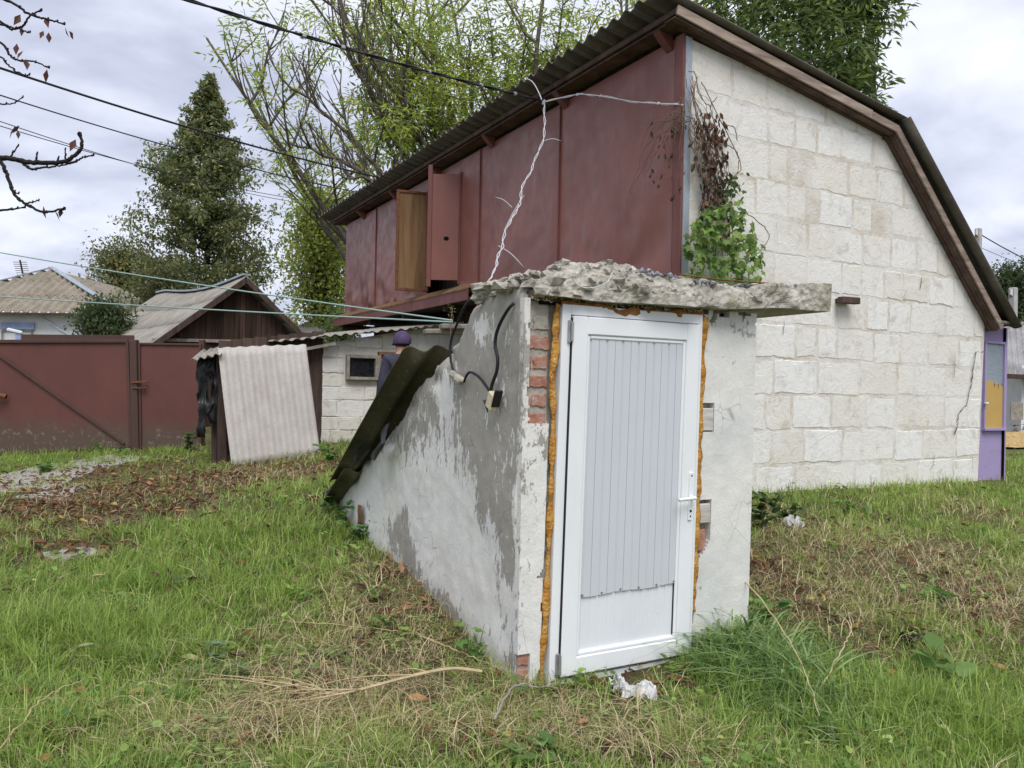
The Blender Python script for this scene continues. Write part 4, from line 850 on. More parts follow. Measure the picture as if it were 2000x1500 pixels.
bxp = yz(962, 783, .045); jb = thing('junction_box', bxp, 'cream plastic junction box hanging open on the cellar wall', 'junction box'); ca, sa = math.cos(.45), math.sin(.45); axj = ((1, 0, 0), (0, ca, sa), (0, -sa, ca))
MB().box(bxp, (.045, .065, .095), axj, .006).build('box_body', 'cream_plastic', jb); MB().box(bxp+np.array([.006, -.04, .012]), (.05, .012, .10), axj, .003).build('box_back', 'black_rubber', jb)
V = np.array([yz(943, 782, .05), yz(950, 780, .045), yz(952, 806, .055), yz(946, 790, .06)]); obj('lid_flap', np.vstack([V, V+np.array([.004, 0, 0])]), [(0, 1, 2, 3), (7, 6, 5, 4)]+[(i, 4+i, 4+(i+1) % 4, (i+1) % 4) for i in range(4)], 'black_rubber', jb)
# ------------------------------------------------------------------ overhead lines
def line(p0, p1, s, r, mat, label, name='overhead_wire'): return tag(obj(name, *tube(sag(p0, p1, s, 40), r, 5), mat, smooth=True), label, 'wire')
A = at(-330, 20, 8.); B = onX(742, 347, 5.0); line(A, B, .12, .016, 'wire_black', 'thick black wire running from upper left down to the red eave')
A = at(-330, 75, 10); B = onX(690, 374, 5.0); line(A, B, .15, .011, 'wire_black', 'second black wire under the thick one, ending at the eave end')
line(at(-330, 118, 13), at(700, 408, 32), .5, .010, 'wire_black', 'thin wire third from the top at the left'); line(at(-330, 140, 13), at(700, 402, 30), .4, .010, 'wire_black', 'lowest thin dark wire passing before the pointed tree')
c0 = at(-200, -190, 5.5); tq = np.linspace(0, 1, 60)[:, None]; Pq = sag(c0, node+np.array([-.05, 0, .02]), .08, 60); ph = np.linspace(0, 2*math.pi*8, 60); of = np.c_[np.cos(ph), np.sin(ph), np.sin(ph+1)]*.011
mb = MB(); mb.tube(Pq+of, .010, 6); mb.tube(Pq-of, .009, 6); sv = tag(mb.build('service_cable', 'wire_black', smooth=True), 'black twin service cable with clips coming down from the top edge', 'cable')
for f in (29, 33, 43, 50, 55): MB().box(Pq[f], (.05, .04, .04), ch=.008).build('clip', 'steel', sv)
we = onX(1335, 205, HX-.03); mb = MB(); ww = curve([node, onX(1120, 186, 5.1), onX(1160, 186, 5.15), onX(1240, 199, 5.25), onX(1300, 203, 5.33), we], 60); mb.tube(ww, .008, 5)
ww2 = ww+np.array([[0, 0, .012*math.sin(a*.5)] for a in range(60)]); mb.tube(ww2, .005, 5); wo_ = tag(mb.build('eave_wire', 'wire_white', smooth=True), 'pale wire strung from blue knot along under the eave to the corner', 'cable')
for f in (14, 26, 44): MB().box(ww[f], (.03, .03, .03), ch=.006).build('clip', 'litter', wo_)
wire([at(1025, 152, 9.2), at(1040, 160, 9.1), at(1052, 180, 9.0), at(1058, 195, 8.9)], .006, 'wire_white', 'wire_tail', 'stiff pale wire end sticking up above the blue knot', 20)
wa = yz(884, 629, .02)
line(at(-330, 430, 9.5), wa+np.array([0, 0, .01]), .05, .0055, 'wire_green', 'upper green clothes line crossing to the cellar wall', 'clothes_line'); line(at(-330, 552, 9.5), wa, .03, .0055, 'wire_green', 'lower green clothes line crossing to the cellar wall', 'clothes_line')
# ------------------------------------------------------------------ block shed behind
SY = at(640, 868, 13.)[1]; sx = lambda px, py=800: onY(px, py, SY)[0]; szz = lambda px, py: onY(px, py, SY)[2]
shed = thing('block_shed', (sx(700), SY, .4), 'low whitewashed block shed with small dark window under the red overhang', 'shed')
SX0, SX1 = sx(629), sx(905)
wt = lambda x: szz(650, 664)+(szz(740, 650)-szz(650, 664))/(sx(740)-sx(650))*(x-sx(650))-.03
wnx0, wnx1, wnz0, wnz1 = sx(679, 716), sx(737, 716), szz(700, 739), szz(700, 696); dx0, dx1, dzt = sx(741, 720), sx(792, 720), szz(750, 690)
SD = 2.2
V, F = prism([(SX0, 0), (SX0, wt(SX0)), (SX1, wt(SX1)), (SX1, 0)], lambda x, z: (x, SY+.05, z), lambda x, z: (x, SY+.3, z)); fw = obj('front_wall', V, F, 'mortar', shed)
MB().box((SX0+.15, SY+.3+SD/2, wt(SX0)/2), (.3, SD, wt(SX0))).build('side_wall', 'mortar', shed)
zc = .1
while zc < 2.4:
    hh = random.choice((.19, .22, .25, .28)); x = SX0-random.uniform(0, .2)
    while x < SX1:
        L = random.uniform(.28, .5); a, b = max(x, SX0), min(x+L, SX1); top = min(zc+hh, wt((a+b)/2)-.02)
        segs = [(a, b)]
        for (u, v, z0, z1) in ((wnx0-.05, wnx1+.06, wnz0-.05, wnz1+.05), (dx0-.03, dx1+.05, 0, dzt+.05)):
            if zc+hh*.6 > z0 and zc+hh*.4 < z1:
                ns = []
                for (c, d) in segs:
                    if d <= u or c >= v: ns.append((c, d))
                    else:
                        if c < u-.05: ns.append((c, u))
                        if d > v+.05: ns.append((v, d))
                segs = ns
        for (c, d) in segs:
            if d-c > .06 and top-zc > .05:
                R = rough_poly([(c+.006, zc+.006), (d-.006, zc+.006), (d-.006, top-.006), (c+.006, top-.006)], .06, .006); V, F = plate(R, lambda x_, z_, h: (x_, SY+.052-h, z_), random.uniform(.01, .03), .008); obj('block', V, F, 'block', fw)
        x += L
    zc += hh
wf = MB(); wc = ((wnx0+wnx1)/2, (wnz0+wnz1)/2)
for (c, s) in (((wnx0, SY+.0, wc[1]), (.05, .09, wnz1-wnz0+.05)), ((wnx1, SY+.0, wc[1]), (.09, .09, wnz1-wnz0+.05)), ((wc[0], SY-.002, wnz1), (wnx1-wnx0-.06, .09, .06)), ((wc[0], SY-.002, wnz0), (wnx1-wnx0-.06, .10, .05))): wf.box(c, s, ch=.004)
win = wf.build('window', 'wood_grey', shed); MB().box((wc[0], SY+.02, wc[1]), (wnx1-wnx0-.05, .01, wnz1-wnz0-.04)).build('pane', 'glass_dark', win)
df = MB()
for (c, s) in (((dx0, SY+.0, dzt/2+.1), (.05, .08, dzt-.2)), ((dx1, SY+.0, dzt/2+.1), (.05, .08, dzt-.2)), (((dx0+dx1)/2, SY-.002, dzt), (dx1-dx0+.05, .08, .05)), (((dx0+dx1)/2, SY+.02, 1.1), (dx1-dx0-.04, .03, 1.2))): df.box(c, s, ch=.004)
sd_ = df.build('door', 'wood_brown', shed); MB().box(((dx0+dx1)/2, SY+.03, 1.85), (dx1-dx0-.06, .01, .4)).build('pane', 'glass_dark', sd_); MB().beam((dx0+.06, SY-.01, 2.0), (dx0+.22, SY-.01, 1.72), .015, .10, (1, 0, 1)).build('board', 'litter', sd_)
# its thin roof of worn sheets, carried over the dark gap to the left
ra = onY(532, 667, SY-.25); rb = onY(745, 649, SY-.25); rr = (rb-ra)/(rb[0]-ra[0])
for i in range(4):
    a = ra+rr*(i*.78); b = ra+rr*(i*.78+.84); lift = np.array([0, 0, .012*i+random.uniform(0, .01)])
    V, F = sheet(a+lift, b+lift, a+lift+np.array([0, 2.4, .1]), b+lift+np.array([0, 2.4, .1]), 5, .018, .008, 8, 4); obj('roofing_sheet', V, F, 'slate_barn', shed, smooth=True)
MB().beam(onY(596, 682, SY-.15), onY(655, 671, SY-.15), .06, .05).build('roof_beam', 'wood_grey', shed)
# ------------------------------------------------------------------ leaning pale sheet and lean-to
c = [at(425, 679, 11.35), at(598, 673, 11.55), at(453, 914, 10.95), at(626, 889, 11.2)]
V, F = sheet(c[1], c[0], c[3], c[2], 7, .024, .010, 10, 14, .02, .012, .5)
tag(obj('leaning_sheet', V, F, 'slate_pale', smooth=True), 'big pale corrugated sheet leaning upright against the lean-to', 'roofing sheet')
lean = thing('lean_to', at(430, 890, 11.8), 'ramshackle dark timber lean-to behind the pale leaning sheet', 'lean-to')
def gp_(px, d): p = at(px, 800, d); p[2] = gz1(p[0], p[1])-.1; return p
for (px, d, w_) in ((423, 11.75, .09), (437, 11.55, .12), (600, 12.2, .10)):
    b = gp_(px, d); t_ = at(px-6, 690, d); MB().beam(b, t_, w_, .09, (0, 1, 0), .01).build('post', 'wood_dark', lean)
bk0, bk1 = gp_(425, 12.3), gp_(628, 13.0)
for i in range(9):
    f = (i+.5)/9; p = bk0+(bk1-bk0)*f; MB().box((p[0], p[1], p[2]+.95), (.19, .03, 2.0), ch=.004).build('plank', 'wood_dark', lean)
for i in range(5):
    p = gp_(424+i*.5, 11.75+.15*i); MB().beam(p, p+np.array([0, 0, 1.7]), .13, .025, (1, 0, 0), .003).build('plank', 'wood_dark', lean)
for j, (a, b, c_, d_) in enumerate(((at(373, 703, 11.2), at(432, 690, 11.25), at(395, 684, 12.6), at(452, 676, 12.6)), (at(380, 698, 11.5), at(520, 677, 12.3), at(430, 676, 13.2), at(545, 670, 13.2)))):
    V, F = sheet(a, b, c_, d_, 4+4*j, .02, .012, 8, 4); obj('roofing_sheet', V, F, 'slate_barn', lean, smooth=True)
for j, (px, w_, y1, lab) in enumerate(((396, 20, 850, 'long black rag hanging at the left of the lean-to'), (413, 16, 825, 'shorter black rag hanging next to the lean-to post'))):
    d = 11.45; g_ = [[at(px-w_/2+k*w_/3+random.uniform(-3, 3)-.16*(r*30)*(k < 2)*(j == 0)*.3, 702+(y1-702)*r/4+random.uniform(-6, 6)*(r == 4), d+.05*((k+r) % 2)) for k in range(4)] for r in range(5)]
    cloth(g_, 'rag', 'black_film', lab, 'rag', .05, seed=j*3.)
# ------------------------------------------------------------------ gate
GD = 14.6
gp = lambda px, py, o=0.: at(px, py, GD-o)
gate = thing('metal_gate', gp(100, 885), 'wide rust-red sheet metal yard gate with diagonal brace', 'gate')
n_g = -np.array([cF[0], cF[1], 0]); t_g = np.array([_R[0], _R[1], 0])
def gpoly(pxs, th, name, mat, o=0., parent=None, bumps=0.):
    P = [gp(a, b, o) for a, b in pxs]; Q = [p-n_g*th for p in P]; n = len(P); F = [tuple(range(n))[::-1], tuple(range(n, 2*n))]+[(i, (i+1) % n, n+(i+1) % n, n+i) for i in range(n)]; return obj(name, np.array(P+Q), F, mat, parent or gate)
gpoly([(-500, 672), (248, 668), (254, 818), (-500, 826)], .006, 'gate_panel', 'gate_red'); gpoly([(-500, 824), (254, 816), (257, 872), (-500, 912)], .006, 'gate_panel', 'gate_red', .01)
gb = lambda a, b, w_, h_, name, mat, o=.02: MB().beam(gp(*a, o), gp(*b, o), w_, h_, n_g, .004).build(name, mat, gate)
gb((-500, 668), (250, 666), .06, .05, 'top_rail', 'gate_iron'); gb((249, 668), (256, 872), .05, .05, 'gate_stile', 'gate_iron'); gb((-30, 674), (243, 867), .045, .03, 'diagonal_brace', 'gate_iron', .03)
MB().tube([gp(-20, 768, .15), gp(12, 775, .10)], .045, 10, False).build('pipe_stub', 'rusty_iron', gate); MB().tube([gp(-20, 768, .15), gp(12.5, 775.2, .098)], .033, 10).build('pipe_bore_shade', 'shade_black', gate)
gatepost = MB().beam(gp(262, 664, 0), gp(267, 885, 0), .13, .13, n_g, .008).build('gate_post', 'gate_iron'); tag(gatepost, 'brown iron gate post between the wide gate and the wicket', 'post')
wick = thing('wicket_gate', gp(330, 880), 'narrow rust-red metal wicket gate right of the iron post', 'gate')
gpoly([(272, 672), (392, 673), (392, 880), (276, 880)], .006, 'gate_panel', 'gate_red', .0, wick)
for (a, b, w_) in (((271, 671), (394, 673), .035), ((272, 672), (275, 880), .035), ((391, 673), (392, 880), .035)): MB().beam(gp(*a, .02), gp(*b, .02), w_, .03, n_g, .003).build('gate_frame', 'gate_iron', wick)
MB().beam(gp(257, 747, .08), gp(288, 745, .08), .03, .025, n_g, .003).build('latch_bar', 'rusty_iron', wick); MB().beam(gp(258, 758, .08), gp(287, 757, .08), .02, .02, n_g, .003).build('latch_bar', 'rusty_iron', wick)
MB().beam(gp(278, 753, .08), gp(282, 760, .08), .03, .05, n_g, .003).build('padlock', 'gate_iron', wick)
tag(MB().beam(at(395, 664, 14.7), at(393, 890, 14.7), .1, .1, n_g, .008).build('gate_post', 'gate_iron'), 'slim iron post at the hinge side of the wicket', 'post')
tag(MB().beam(at(40, 662, 17.), at(262, 664, 17.), .03, .2, (0, 0, 1), .003).build('fence', 'gate_iron'), 'low strip of brown fence showing above the wide gate', 'fence')
cc = at(36, 660, 14.9); yc = thing('gate_lamp', cc, 'small white hooded camera on a grey stub above the gate', 'camera'); MB().box(cc+np.array([0, 0, -.02]), (.09, .09, .22), ch=.006).build('stub', 'blue_paint', yc); MB().box(cc+np.array([-.06, 0, .12]), (.26, .14, .07), ((.97, 0, -.22), (0, 1, 0), (.22, 0, .97)), .02).build('hood', 'whitewash', yc)
# ------------------------------------------------------------------ timber barn behind the gate
rd = ray(-463, 728); rd = np.array([rd[0], rd[1], 0]); rd /= np.linalg.norm(rd); wd_ = np.array([rd[1], -rd[0], 0])
apex = at(470, 549, 21.)
def onB(px, py, off=0.):
    v = ray(px, py); o = apex+rd*off; t_ = ((o-CAM)@rd)/(v@rd); return CAM+v*t_
barn = thing('timber_barn', (apex[0], apex[1], .3), 'dark plank barn with grey corrugated roof behind the gate', 'barn')
eL, eR = onB(295, 672), onB(590, 668); BL = 6.3
nb = 27; aL = (eL-apex)@wd_; aR = (eR-apex)@wd_
MB().box(apex+rd*.2+wd_*(aL+aR)/2+np.array([0, 0, -3.2]), (aR-aL-.3, .1, 2.6), (wd_, rd, (0, 0, 1))).build('lower_wall', 'wood_barn', barn)
for i in range(nb):
    a, b = aL+(aR-aL)*i/nb, aL+(aR-aL)*(i+1)/nb-.012
    zt0 = lambda s: apex[2]-.06+(((eL[2]-apex[2])/aL)*s if s < 0 else ((eR[2]-apex[2])/aR)*s)
    hh = random.uniform(-.012, .012); P = [apex+wd_*s+np.array([0, 0, z-apex[2]])-rd*hh for s, z in ((a, 1.9), (b, 1.9), (b, zt0(b)), (a, zt0(a)))]; P = np.array(P+[p+rd*.03 for p in P])
    obj('plank', P, [(0, 1, 2, 3), (7, 6, 5, 4), (0, 4, 5, 1), (1, 5, 6, 2), (2, 6, 7, 3), (3, 7, 4, 0)], 'wood_barn', barn)
MB().beam(apex+wd_*aL+np.array([0, 0, onB(400, 669)[2]-apex[2]])-rd*.06, apex+wd_*aR+np.array([0, 0, onB(560, 668)[2]-apex[2]])-rd*.06, .05, .08).build('tie_beam', 'wood_grey', barn)
sagz = lambda f: -.35*math.sin(min(1, f*1.15)*math.pi)*.5
for side, ex in ((-1, eL), (1, eR)):
    for i in range(8):
        f0, f1 = i/8, (i+1.04)/8
        for r_ in range(3):
            g0, g1 = r_/3, (r_+1.06)/3; dl = ex-apex; dl = dl*1.06
            pt = lambda f, g: apex+rd*(f*BL-.35)+dl*g+np.array([0, 0, .06+.02*(2-r_)+sagz(f)*(1-g)])
            V, F = sheet(pt(f0, g0), pt(f1, g0), pt(f0, g1), pt(f1, g1), 6, .025, .012, 6, 3, 0, .01, i+r_); obj('roofing_sheet', V, F, 'slate_barn', barn, smooth=True)
    MB().beam(apex-rd*.36+np.array([0, 0, .0]), apex-rd*.36+(ex-apex)*1.04+np.array([0, 0, 0]), .03, .14, (0, 0, 1)).build('verge_board', 'wood_dark', barn)
for i in range(8): MB().beam(apex+rd*(i*BL/8-.35)+np.array([0, 0, .14+sagz(i/8)]), apex+rd*((i+1)*BL/8-.33)+np.array([0, 0, .14+sagz((i+1)/8)]), .22, .05).build('ridge_cap', 'zinc', barn)
# ------------------------------------------------------------------ white house far left
WD = 30.
wh = thing('white_house', at(50, 740, WD), 'white rendered house with brown corrugated hip roof at far left', 'house')
e0, e1 = at(-210, 606, WD), at(236, 612, WD); ap = at(101, 527, WD+3.2); ti = (e1-e0)/np.linalg.norm(e1-e0); dep = np.array([cF[0], cF[1], 0]); W0 = np.linalg.norm(e1-e0); sA = (ap-e0)@ti
def hip(g0, g1, lift, name):
    n = int(W0/.045); V = []; rows = np.linspace(g0, g1, 4); ok = []
    for i in range(n+1):
        s = W0*i/n; lim = 1-abs(s-sA)/(W0-sA if s > sA else sA)
        for g in rows: gg = min(g, max(lim, 0)); p = e0+ti*s+(ap-(e0+ti*sA))*gg; V.append(p+np.array([0, 0, .075*math.sin(s*2*math.pi/.34)+lift]))
        ok.append(lim)
    F = [(i*4+j, (i+1)*4+j, (i+1)*4+j+1, i*4+j+1) for i in range(n) for j in range(3) if max(ok[i], ok[i+1]) > rows[j]+.001]; V = np.array(V); V2 = V+np.array([0, 0, -.03]); m = len(V)
    obj(name, np.vstack([V, V2]), F+[tuple(k+m for k in f[::-1]) for f in F]+[(i*4, i*4+m, (i+1)*4+m, (i+1)*4) for i in range(n)], 'slate_house', wh, smooth=True)
hip(0., .36, 0., 'roofing_row'); hip(.33, .74, .04, 'roofing_row'); hip(.70, 1., .07, 'roofing_row')
for ex in (e0, e1): MB().beam(ap+np.array([0, 0, .10]), ex+np.array([0, 0, .10]), .28, .05).build('hip_cap', 'zinc', wh)
V = np.array([e1, ap, ap+dep*8, e1+dep*9]); obj('roof_slope', np.vstack([V, V-np.array([0, 0, .05])]), [(0, 1, 2, 3), (7, 6, 5, 4), (0, 3, 7, 4)], 'slate_house', wh)
MB().box((e0+e1)/2+dep*4.5+np.array([0, 0, -1.65]), (W0-.9, 8., 3.2), (ti, dep, (0, 0, 1))).build('wall', 'whitewash', wh)
MB().beam(e0+np.array([0, 0, -.06])-dep*.05, e1+np.array([0, 0, -.06])-dep*.05, .1, .08).build('gutter', 'wood_dark', wh)
onW = lambda px, py: at(px, py, WD+.42)
MB().beam(onW(2, 636), onW(67, 637), .05, .26).build('window_head', 'blue_paint', wh)
for (a, b) in (((4, 645), (62, 645)), ((4, 645), (4, 690)), ((62, 645), (62, 690))): MB().beam(onW(*a), onW(*b), .05, .04, (0, .9, .3)).build('window_frame', 'wood_grey', wh)
MB().beam(onW(80, 620), onW(138, 655), .06, .06).build('down_pipe', 'whitewash', wh)
an = thing('aerial', at(44, 548, WD+3), 'spindly television aerial on the white house roof', 'aerial'); MB().tube([at(48, 552, WD+3), at(39, 508, WD+3)], .04, 6).build('mast', 'wood_dark', an)
for k_ in range(7):
    c_ = at(39+k_*1.1, 512+k_*4.2, WD+3); MB().tube([c_-ti*.28, c_+ti*.28], .012, 4).build('rod', 'wood_dark', an)
tag(obj('far_roof', *sheet(at(575, 640, 27.), at(640, 612, 29.), at(600, 660, 24.), at(675, 655, 25.), 20, .03, .03, 6, 3), 'slate_barn', smooth=True), 'grey roof corner showing between barn and red cladding', 'roof')
MB_ = MB().box(at(625, 700, 26.5)+np.array([0, 0, -.6]), (2.2, 2., 2.6)); tag(MB_.build('far_shed', 'whitewash'), 'pale outbuilding below that grey roof corner', 'outbuilding')
# ------------------------------------------------------------------ right side: outbuilding, poles
ob = thing('outbuilding', at(2000, 850, 20), 'white outbuilding with grey corrugated roof at right edge', 'outbuilding')
o0, o1 = at(1948, 732, 20.), at(2120, 742, 20.5); V, F = sheet(o0, o1, at(1935, 632, 23.), at(2120, 625, 23.5), 16, .03, .015, 8, 4); obj('roof', V, F, 'slate_east', ob, smooth=True)
MB().box(at(2060, 800, 21.6), (3.1, 2., 2.3), (t_g, -n_g, (0, 0, 1))).build('wall', 'whitewash', ob)
MB().beam(at(1986, 786, 20.4), at(1986, 820, 20.4), .03, .32, t_g).build('shutter', 'wood_grey', ob); MB().beam(at(1938, 733, 20.), at(2110, 742, 20.4), .06, .12).build('eave_board', 'wood_dark', ob)
for (px, py, d, r_, lab) in ((1911, 446, 26., .085, 'tall concrete utility pole behind the steep roof'), (1979, 562, 24., .095, 'shorter concrete utility pole near the right edge')):
    t_ = at(px, py, d); pl = thing('utility_pole', (t_[0], t_[1], gz1(t_[0], t_[1])), lab, 'pole', 'utility poles'); MB().beam((t_[0]+.05, t_[1], 0), t_, r_*2, r_*2, (0, 1, 0), .02).build('pole', 'pole_concrete', pl); MB().box(t_+np.array([0, 0, -.25]), (.3, .06, .06), ch=.006).build('crossarm', 'rusty_iron', pl); MB().tube([t_+np.array([-.1, 0, -.25]), t_+np.array([-.1, 0, -.05])], .035, 8).build('insulator', 'whitewash', pl)
line(at(1912, 456, 26), at(2100, 548, 27), .1, .018, 'wire_black', 'dark wire running right from the tall utility pole'); line(at(1912, 482, 26), at(2100, 545, 27), .1, .008, 'wire_black', 'thin lower wire from the tall utility pole')
# ------------------------------------------------------------------ person with a cap, seen from behind
def skin(name, pts, edges, rad, mat, parent, lv=2):
    me = bpy.data.meshes.new(name); org = ORG[parent.name]; me.from_pydata([tuple(np.array(p)-org) for p in pts], edges, []); o = bpy.data.objects.new(name, me); COL.objects.link(o)
    m = o.modifiers.new('s', 'SKIN'); m.use_smooth_shade = True; s = o.modifiers.new('u', 'SUBSURF'); s.levels = lv; s.render_levels = lv
    for i, r_ in enumerate(rad): me.skin_vertices[0].data[i].radius = (r_, r_) if np.isscalar(r_) else r_
    me.skin_vertices[0].data[0].use_root = True
    dg = bpy.context.evaluated_depsgraph_get(); m2 = bpy.data.meshes.new_from_object(o.evaluated_get(dg)); bpy.data.objects.remove(o); m2.name = name; m2.materials.clear(); m2.materials.append(M[mat])
    for p in m2.polygons: p.material_index = 0; p.use_smooth = True
    o = bpy.data.objects.new(name, m2); COL.objects.link(o); o.parent = parent; ORG[o.name] = org; return o
hd = at(786, 668, 9.2); gpz = gz1(hd[0], hd[1]); per = thing('person', (hd[0], hd[1], gpz), 'person in dark jacket and violet cap standing behind the cellar, seen from behind', 'person')
H = (hd[2]+.11-gpz); fw2 = np.array([cF[0], cF[1], 0]); fw2 = fw2/np.linalg.norm(fw2); fw2 = fw2*.9-t_g*.44; fw2 /= np.linalg.norm(fw2); rt = np.array([fw2[1], -fw2[0], 0]); B0 = np.array([hd[0], hd[1], gpz])
bp = lambda r_, f_, h_: B0+rt*r_+fw2*f_+np.array([0, 0, h_*H])
bpts = [bp(0, -.03, .52), bp(0, -.04, .62), bp(0, -.03, .72), bp(0, -.02, .80), bp(0, .0, .855), bp(0, .02, .895), bp(0, .02, .94), bp(.17, -.02, .80), bp(.22, .0, .62), bp(.22, .12, .50), bp(.21, .17, .46), bp(-.17, -.02, .80), bp(-.22, .0, .62), bp(-.22, .12, .50), bp(-.21, .17, .46),
        bp(.09, -.02, .47), bp(.10, .0, .27), bp(.10, -.03, .05), bp(.11, .1, .02), bp(-.09, -.02, .47), bp(-.10, .0, .27), bp(-.10, -.03, .05), bp(-.11, .1, .02)]
bed = [(0, 1), (1, 2), (2, 3), (3, 4), (4, 5), (5, 6), (3, 7), (7, 8), (8, 9), (9, 10), (3, 11), (11, 12), (12, 13), (13, 14), (0, 15), (15, 16), (16, 17), (17, 18), (0, 19), (19, 20), (20, 21), (21, 22)]
brd = [.14, .13, .14, .13, .055, .085, .08, .06, .045, .038, .04, .06, .045, .038, .04, .09, .06, .045, .035, .09, .06, .045, .035]
body = skin('body', bpts, bed, brd, 'skin', per)
skin('jacket', bpts[:4]+[bp(0, .0, .838)]+bpts[7:10]+bpts[11:14], [(0, 1), (1, 2), (2, 3), (3, 4), (3, 5), (5, 6), (6, 7), (3, 8), (8, 9), (9, 10)], [(.19, .15), (.18, .15), (.20, .15), (.17, .125), .075, .095, .075, .06, .095, .075, .06], 'jacket', per)
skin('trousers', [bpts[0]]+[bpts[i] for i in (15, 16, 17, 19, 20, 21)], [(0, 1), (1, 2), (2, 3), (0, 4), (4, 5), (5, 6)], [.15, .11, .08, .07, .11, .08, .07], 'trousers', per)
for s_ in (-1, 1): skin('boot', [bp(.10*s_, -.05, .045), bp(.10*s_, .05, .028), bp(.11*s_, .16, .022)], [(0, 1), (1, 2)], [.06, .05, .04], 'boots', per)
# cap: dome plus brim; hair below it
hc = bp(0, .015, .935); V = []; nt_, np_ = 16, 20
for i in range(nt_):
    th = i/(nt_-1)*math.pi*.60
    for j in range(np_):
        ph = j/np_*2*math.pi; rr_ = (.104, .122); V.append(hc+rt*rr_[0]*math.sin(th)*math.cos(ph)+fw2*rr_[1]*math.sin(th)*math.sin(ph)+np.array([0, 0, .118*math.cos(th)+.012]))
F = [(i*np_+j, (i+1)*np_+j, (i+1)*np_+(j+1) % np_, i*np_+(j+1) % np_) for i in range(nt_-1) for j in range(np_)]; cp_ = obj('cap', V, F, 'cap_cloth', per, smooth=True)
V = []; 
for i in range(9):
    a = math.pi*(.15+.7*i/8)
    for r_ in (.95, 1.0): V.append(hc+rt*.10*math.cos(a)+fw2*.118*math.sin(a)+np.array([0, 0, -.02 if r_ < 1 else -.012]))
    V.append(hc+rt*.11*math.cos(a)+fw2*(.118*math.sin(a)+.075*math.sin(a))+np.array([0, 0, -.035]))
F = [(i*3+1, i*3+4, i*3+5, i*3+2) for i in range(8)]+[(i*3, i*3+2, i*3+5, i*3+3) for i in range(8)]; obj('brim', V, F, 'cap_cloth', cp_, smooth=True)
V, F = tube([hc+np.array([0, 0, -.055]), hc+np.array([0, 0, -.01]), hc+np.array([0, 0, .02])], [.078, .094, .096], 16); V += fw2*-.008; obj('hair', V, F, 'hair', per, smooth=True)
# ------------------------------------------------------------------ trees
def nrm(v): return v/(np.linalg.norm(v)+1e-9)
class Tree:
    def __init__(s): s.mb = MB(); s.P = []; s.A = []; s.S = []; s.tips = []
    def branch(s, p, d, L, r0, r1, nseg=7, wander=.15, trop=0., k=5, droop=0.):
        P = [np.array(p, float)]; d = nrm(np.array(d, float)); R = [r0]
        for i in range(nseg):
            d = nrm(d+rng.normal(0, wander, 3)+np.array([0, 0, trop-droop*i/nseg])); P.append(P[-1]+d*L/nseg); R.append(r0+(r1-r0)*(i+1)/nseg)
        P = np.array(P); s.mb.tube(P, R, k, False); return P, d
    def foliage(s, P, n, spread, size, down=.2):
        t = rng.random(n)*(len(P)-1); i = np.minimum(t.astype(int), len(P)-2); f = (t-i)[:, None]; Q = P[i]*(1-f)+P[i+1]*f+rng.normal(0, spread, (n, 3)); s.P.append(Q); a = rng.normal(0, 1, (n, 3)); a[:, 2] -= down*2; s.A.append(a); s.S.append(size*rng.uniform(.6, 1.25, n))
    def pinnate(s, P, n, size, pairs=3, droop=.3, t0=.0):
        """compound leaves: stalk with paired leaflets"""
        t = (t0+(1-t0)*rng.random(n))*(len(P)-1); i = np.minimum(t.astype(int), len(P)-2); f = (t-i)[:, None]; Q = P[i]*(1-f)+P[i+1]*f; T_ = P[i+1]-P[i]; T_ /= np.linalg.norm(T_, axis=1)[:, None]+1e-9
        ax = T_*.5+rng.normal(0, .75, (n, 3)); ax[:, 2] += .15-droop*rng.random(n); ax /= np.linalg.norm(ax, axis=1)[:, None]; sd = np.cross(ax, rng.normal(0, .35, (n, 3))+np.array([0, 0, 1.])); sd /= np.linalg.norm(sd, axis=1)[:, None]+1e-9
        Ls = size*rng.uniform(2.0, 3.2, n)[:, None]
        for k in range(pairs):
            u = (k+1.)/(pairs+.6); pt = Q+ax*Ls*u; pt[:, 2] -= .10*(Ls[:, 0])*u*u
            for sg in (-1, 1): s.P.append(pt); s.A.append(ax*.55+sd*sg*.9+rng.normal(0, .12, (n, 3))+np.array([0, 0, -.25])); s.S.append(size*rng.uniform(.75, 1.15, n))
        s.P.append(Q+ax*Ls); s.A.append(ax+rng.normal(0, .2, (n, 3))+np.array([0, 0, -.2])); s.S.append(size*rng.uniform(.8, 1.2, n))
    def build(s, name, base, label, bark, cols, wts, kind='rhomb', group=None, roll=.8, var=.2, cat='tree', leaf='leaf', part='crown', stem='trunk'):
        t = thing(name, base, label, cat, group); s.mb.build(stem, bark, t, smooth=True)
        if s.P:
            P = np.concatenate(s.P); A = np.concatenate(s.A); S = np.concatenate(s.S); c = pal(len(P), cols, wts, var)
            cl_ = np.array([fbm(p*.8, 2) for p in P]) if len(P) < 60000 else 0; c = np.clip(c*(1+.35*np.asarray(cl_).reshape(-1, 1)), .002, .9)
            V, F, C_ = leaves(P, A, S, c, kind, roll=roll); obj(part, V, F, leaf, t, col=C_)
        return t
def gbase(px, d, py=760): p = at(px, py, d); p[2] = gz1(p[0], p[1]); return p
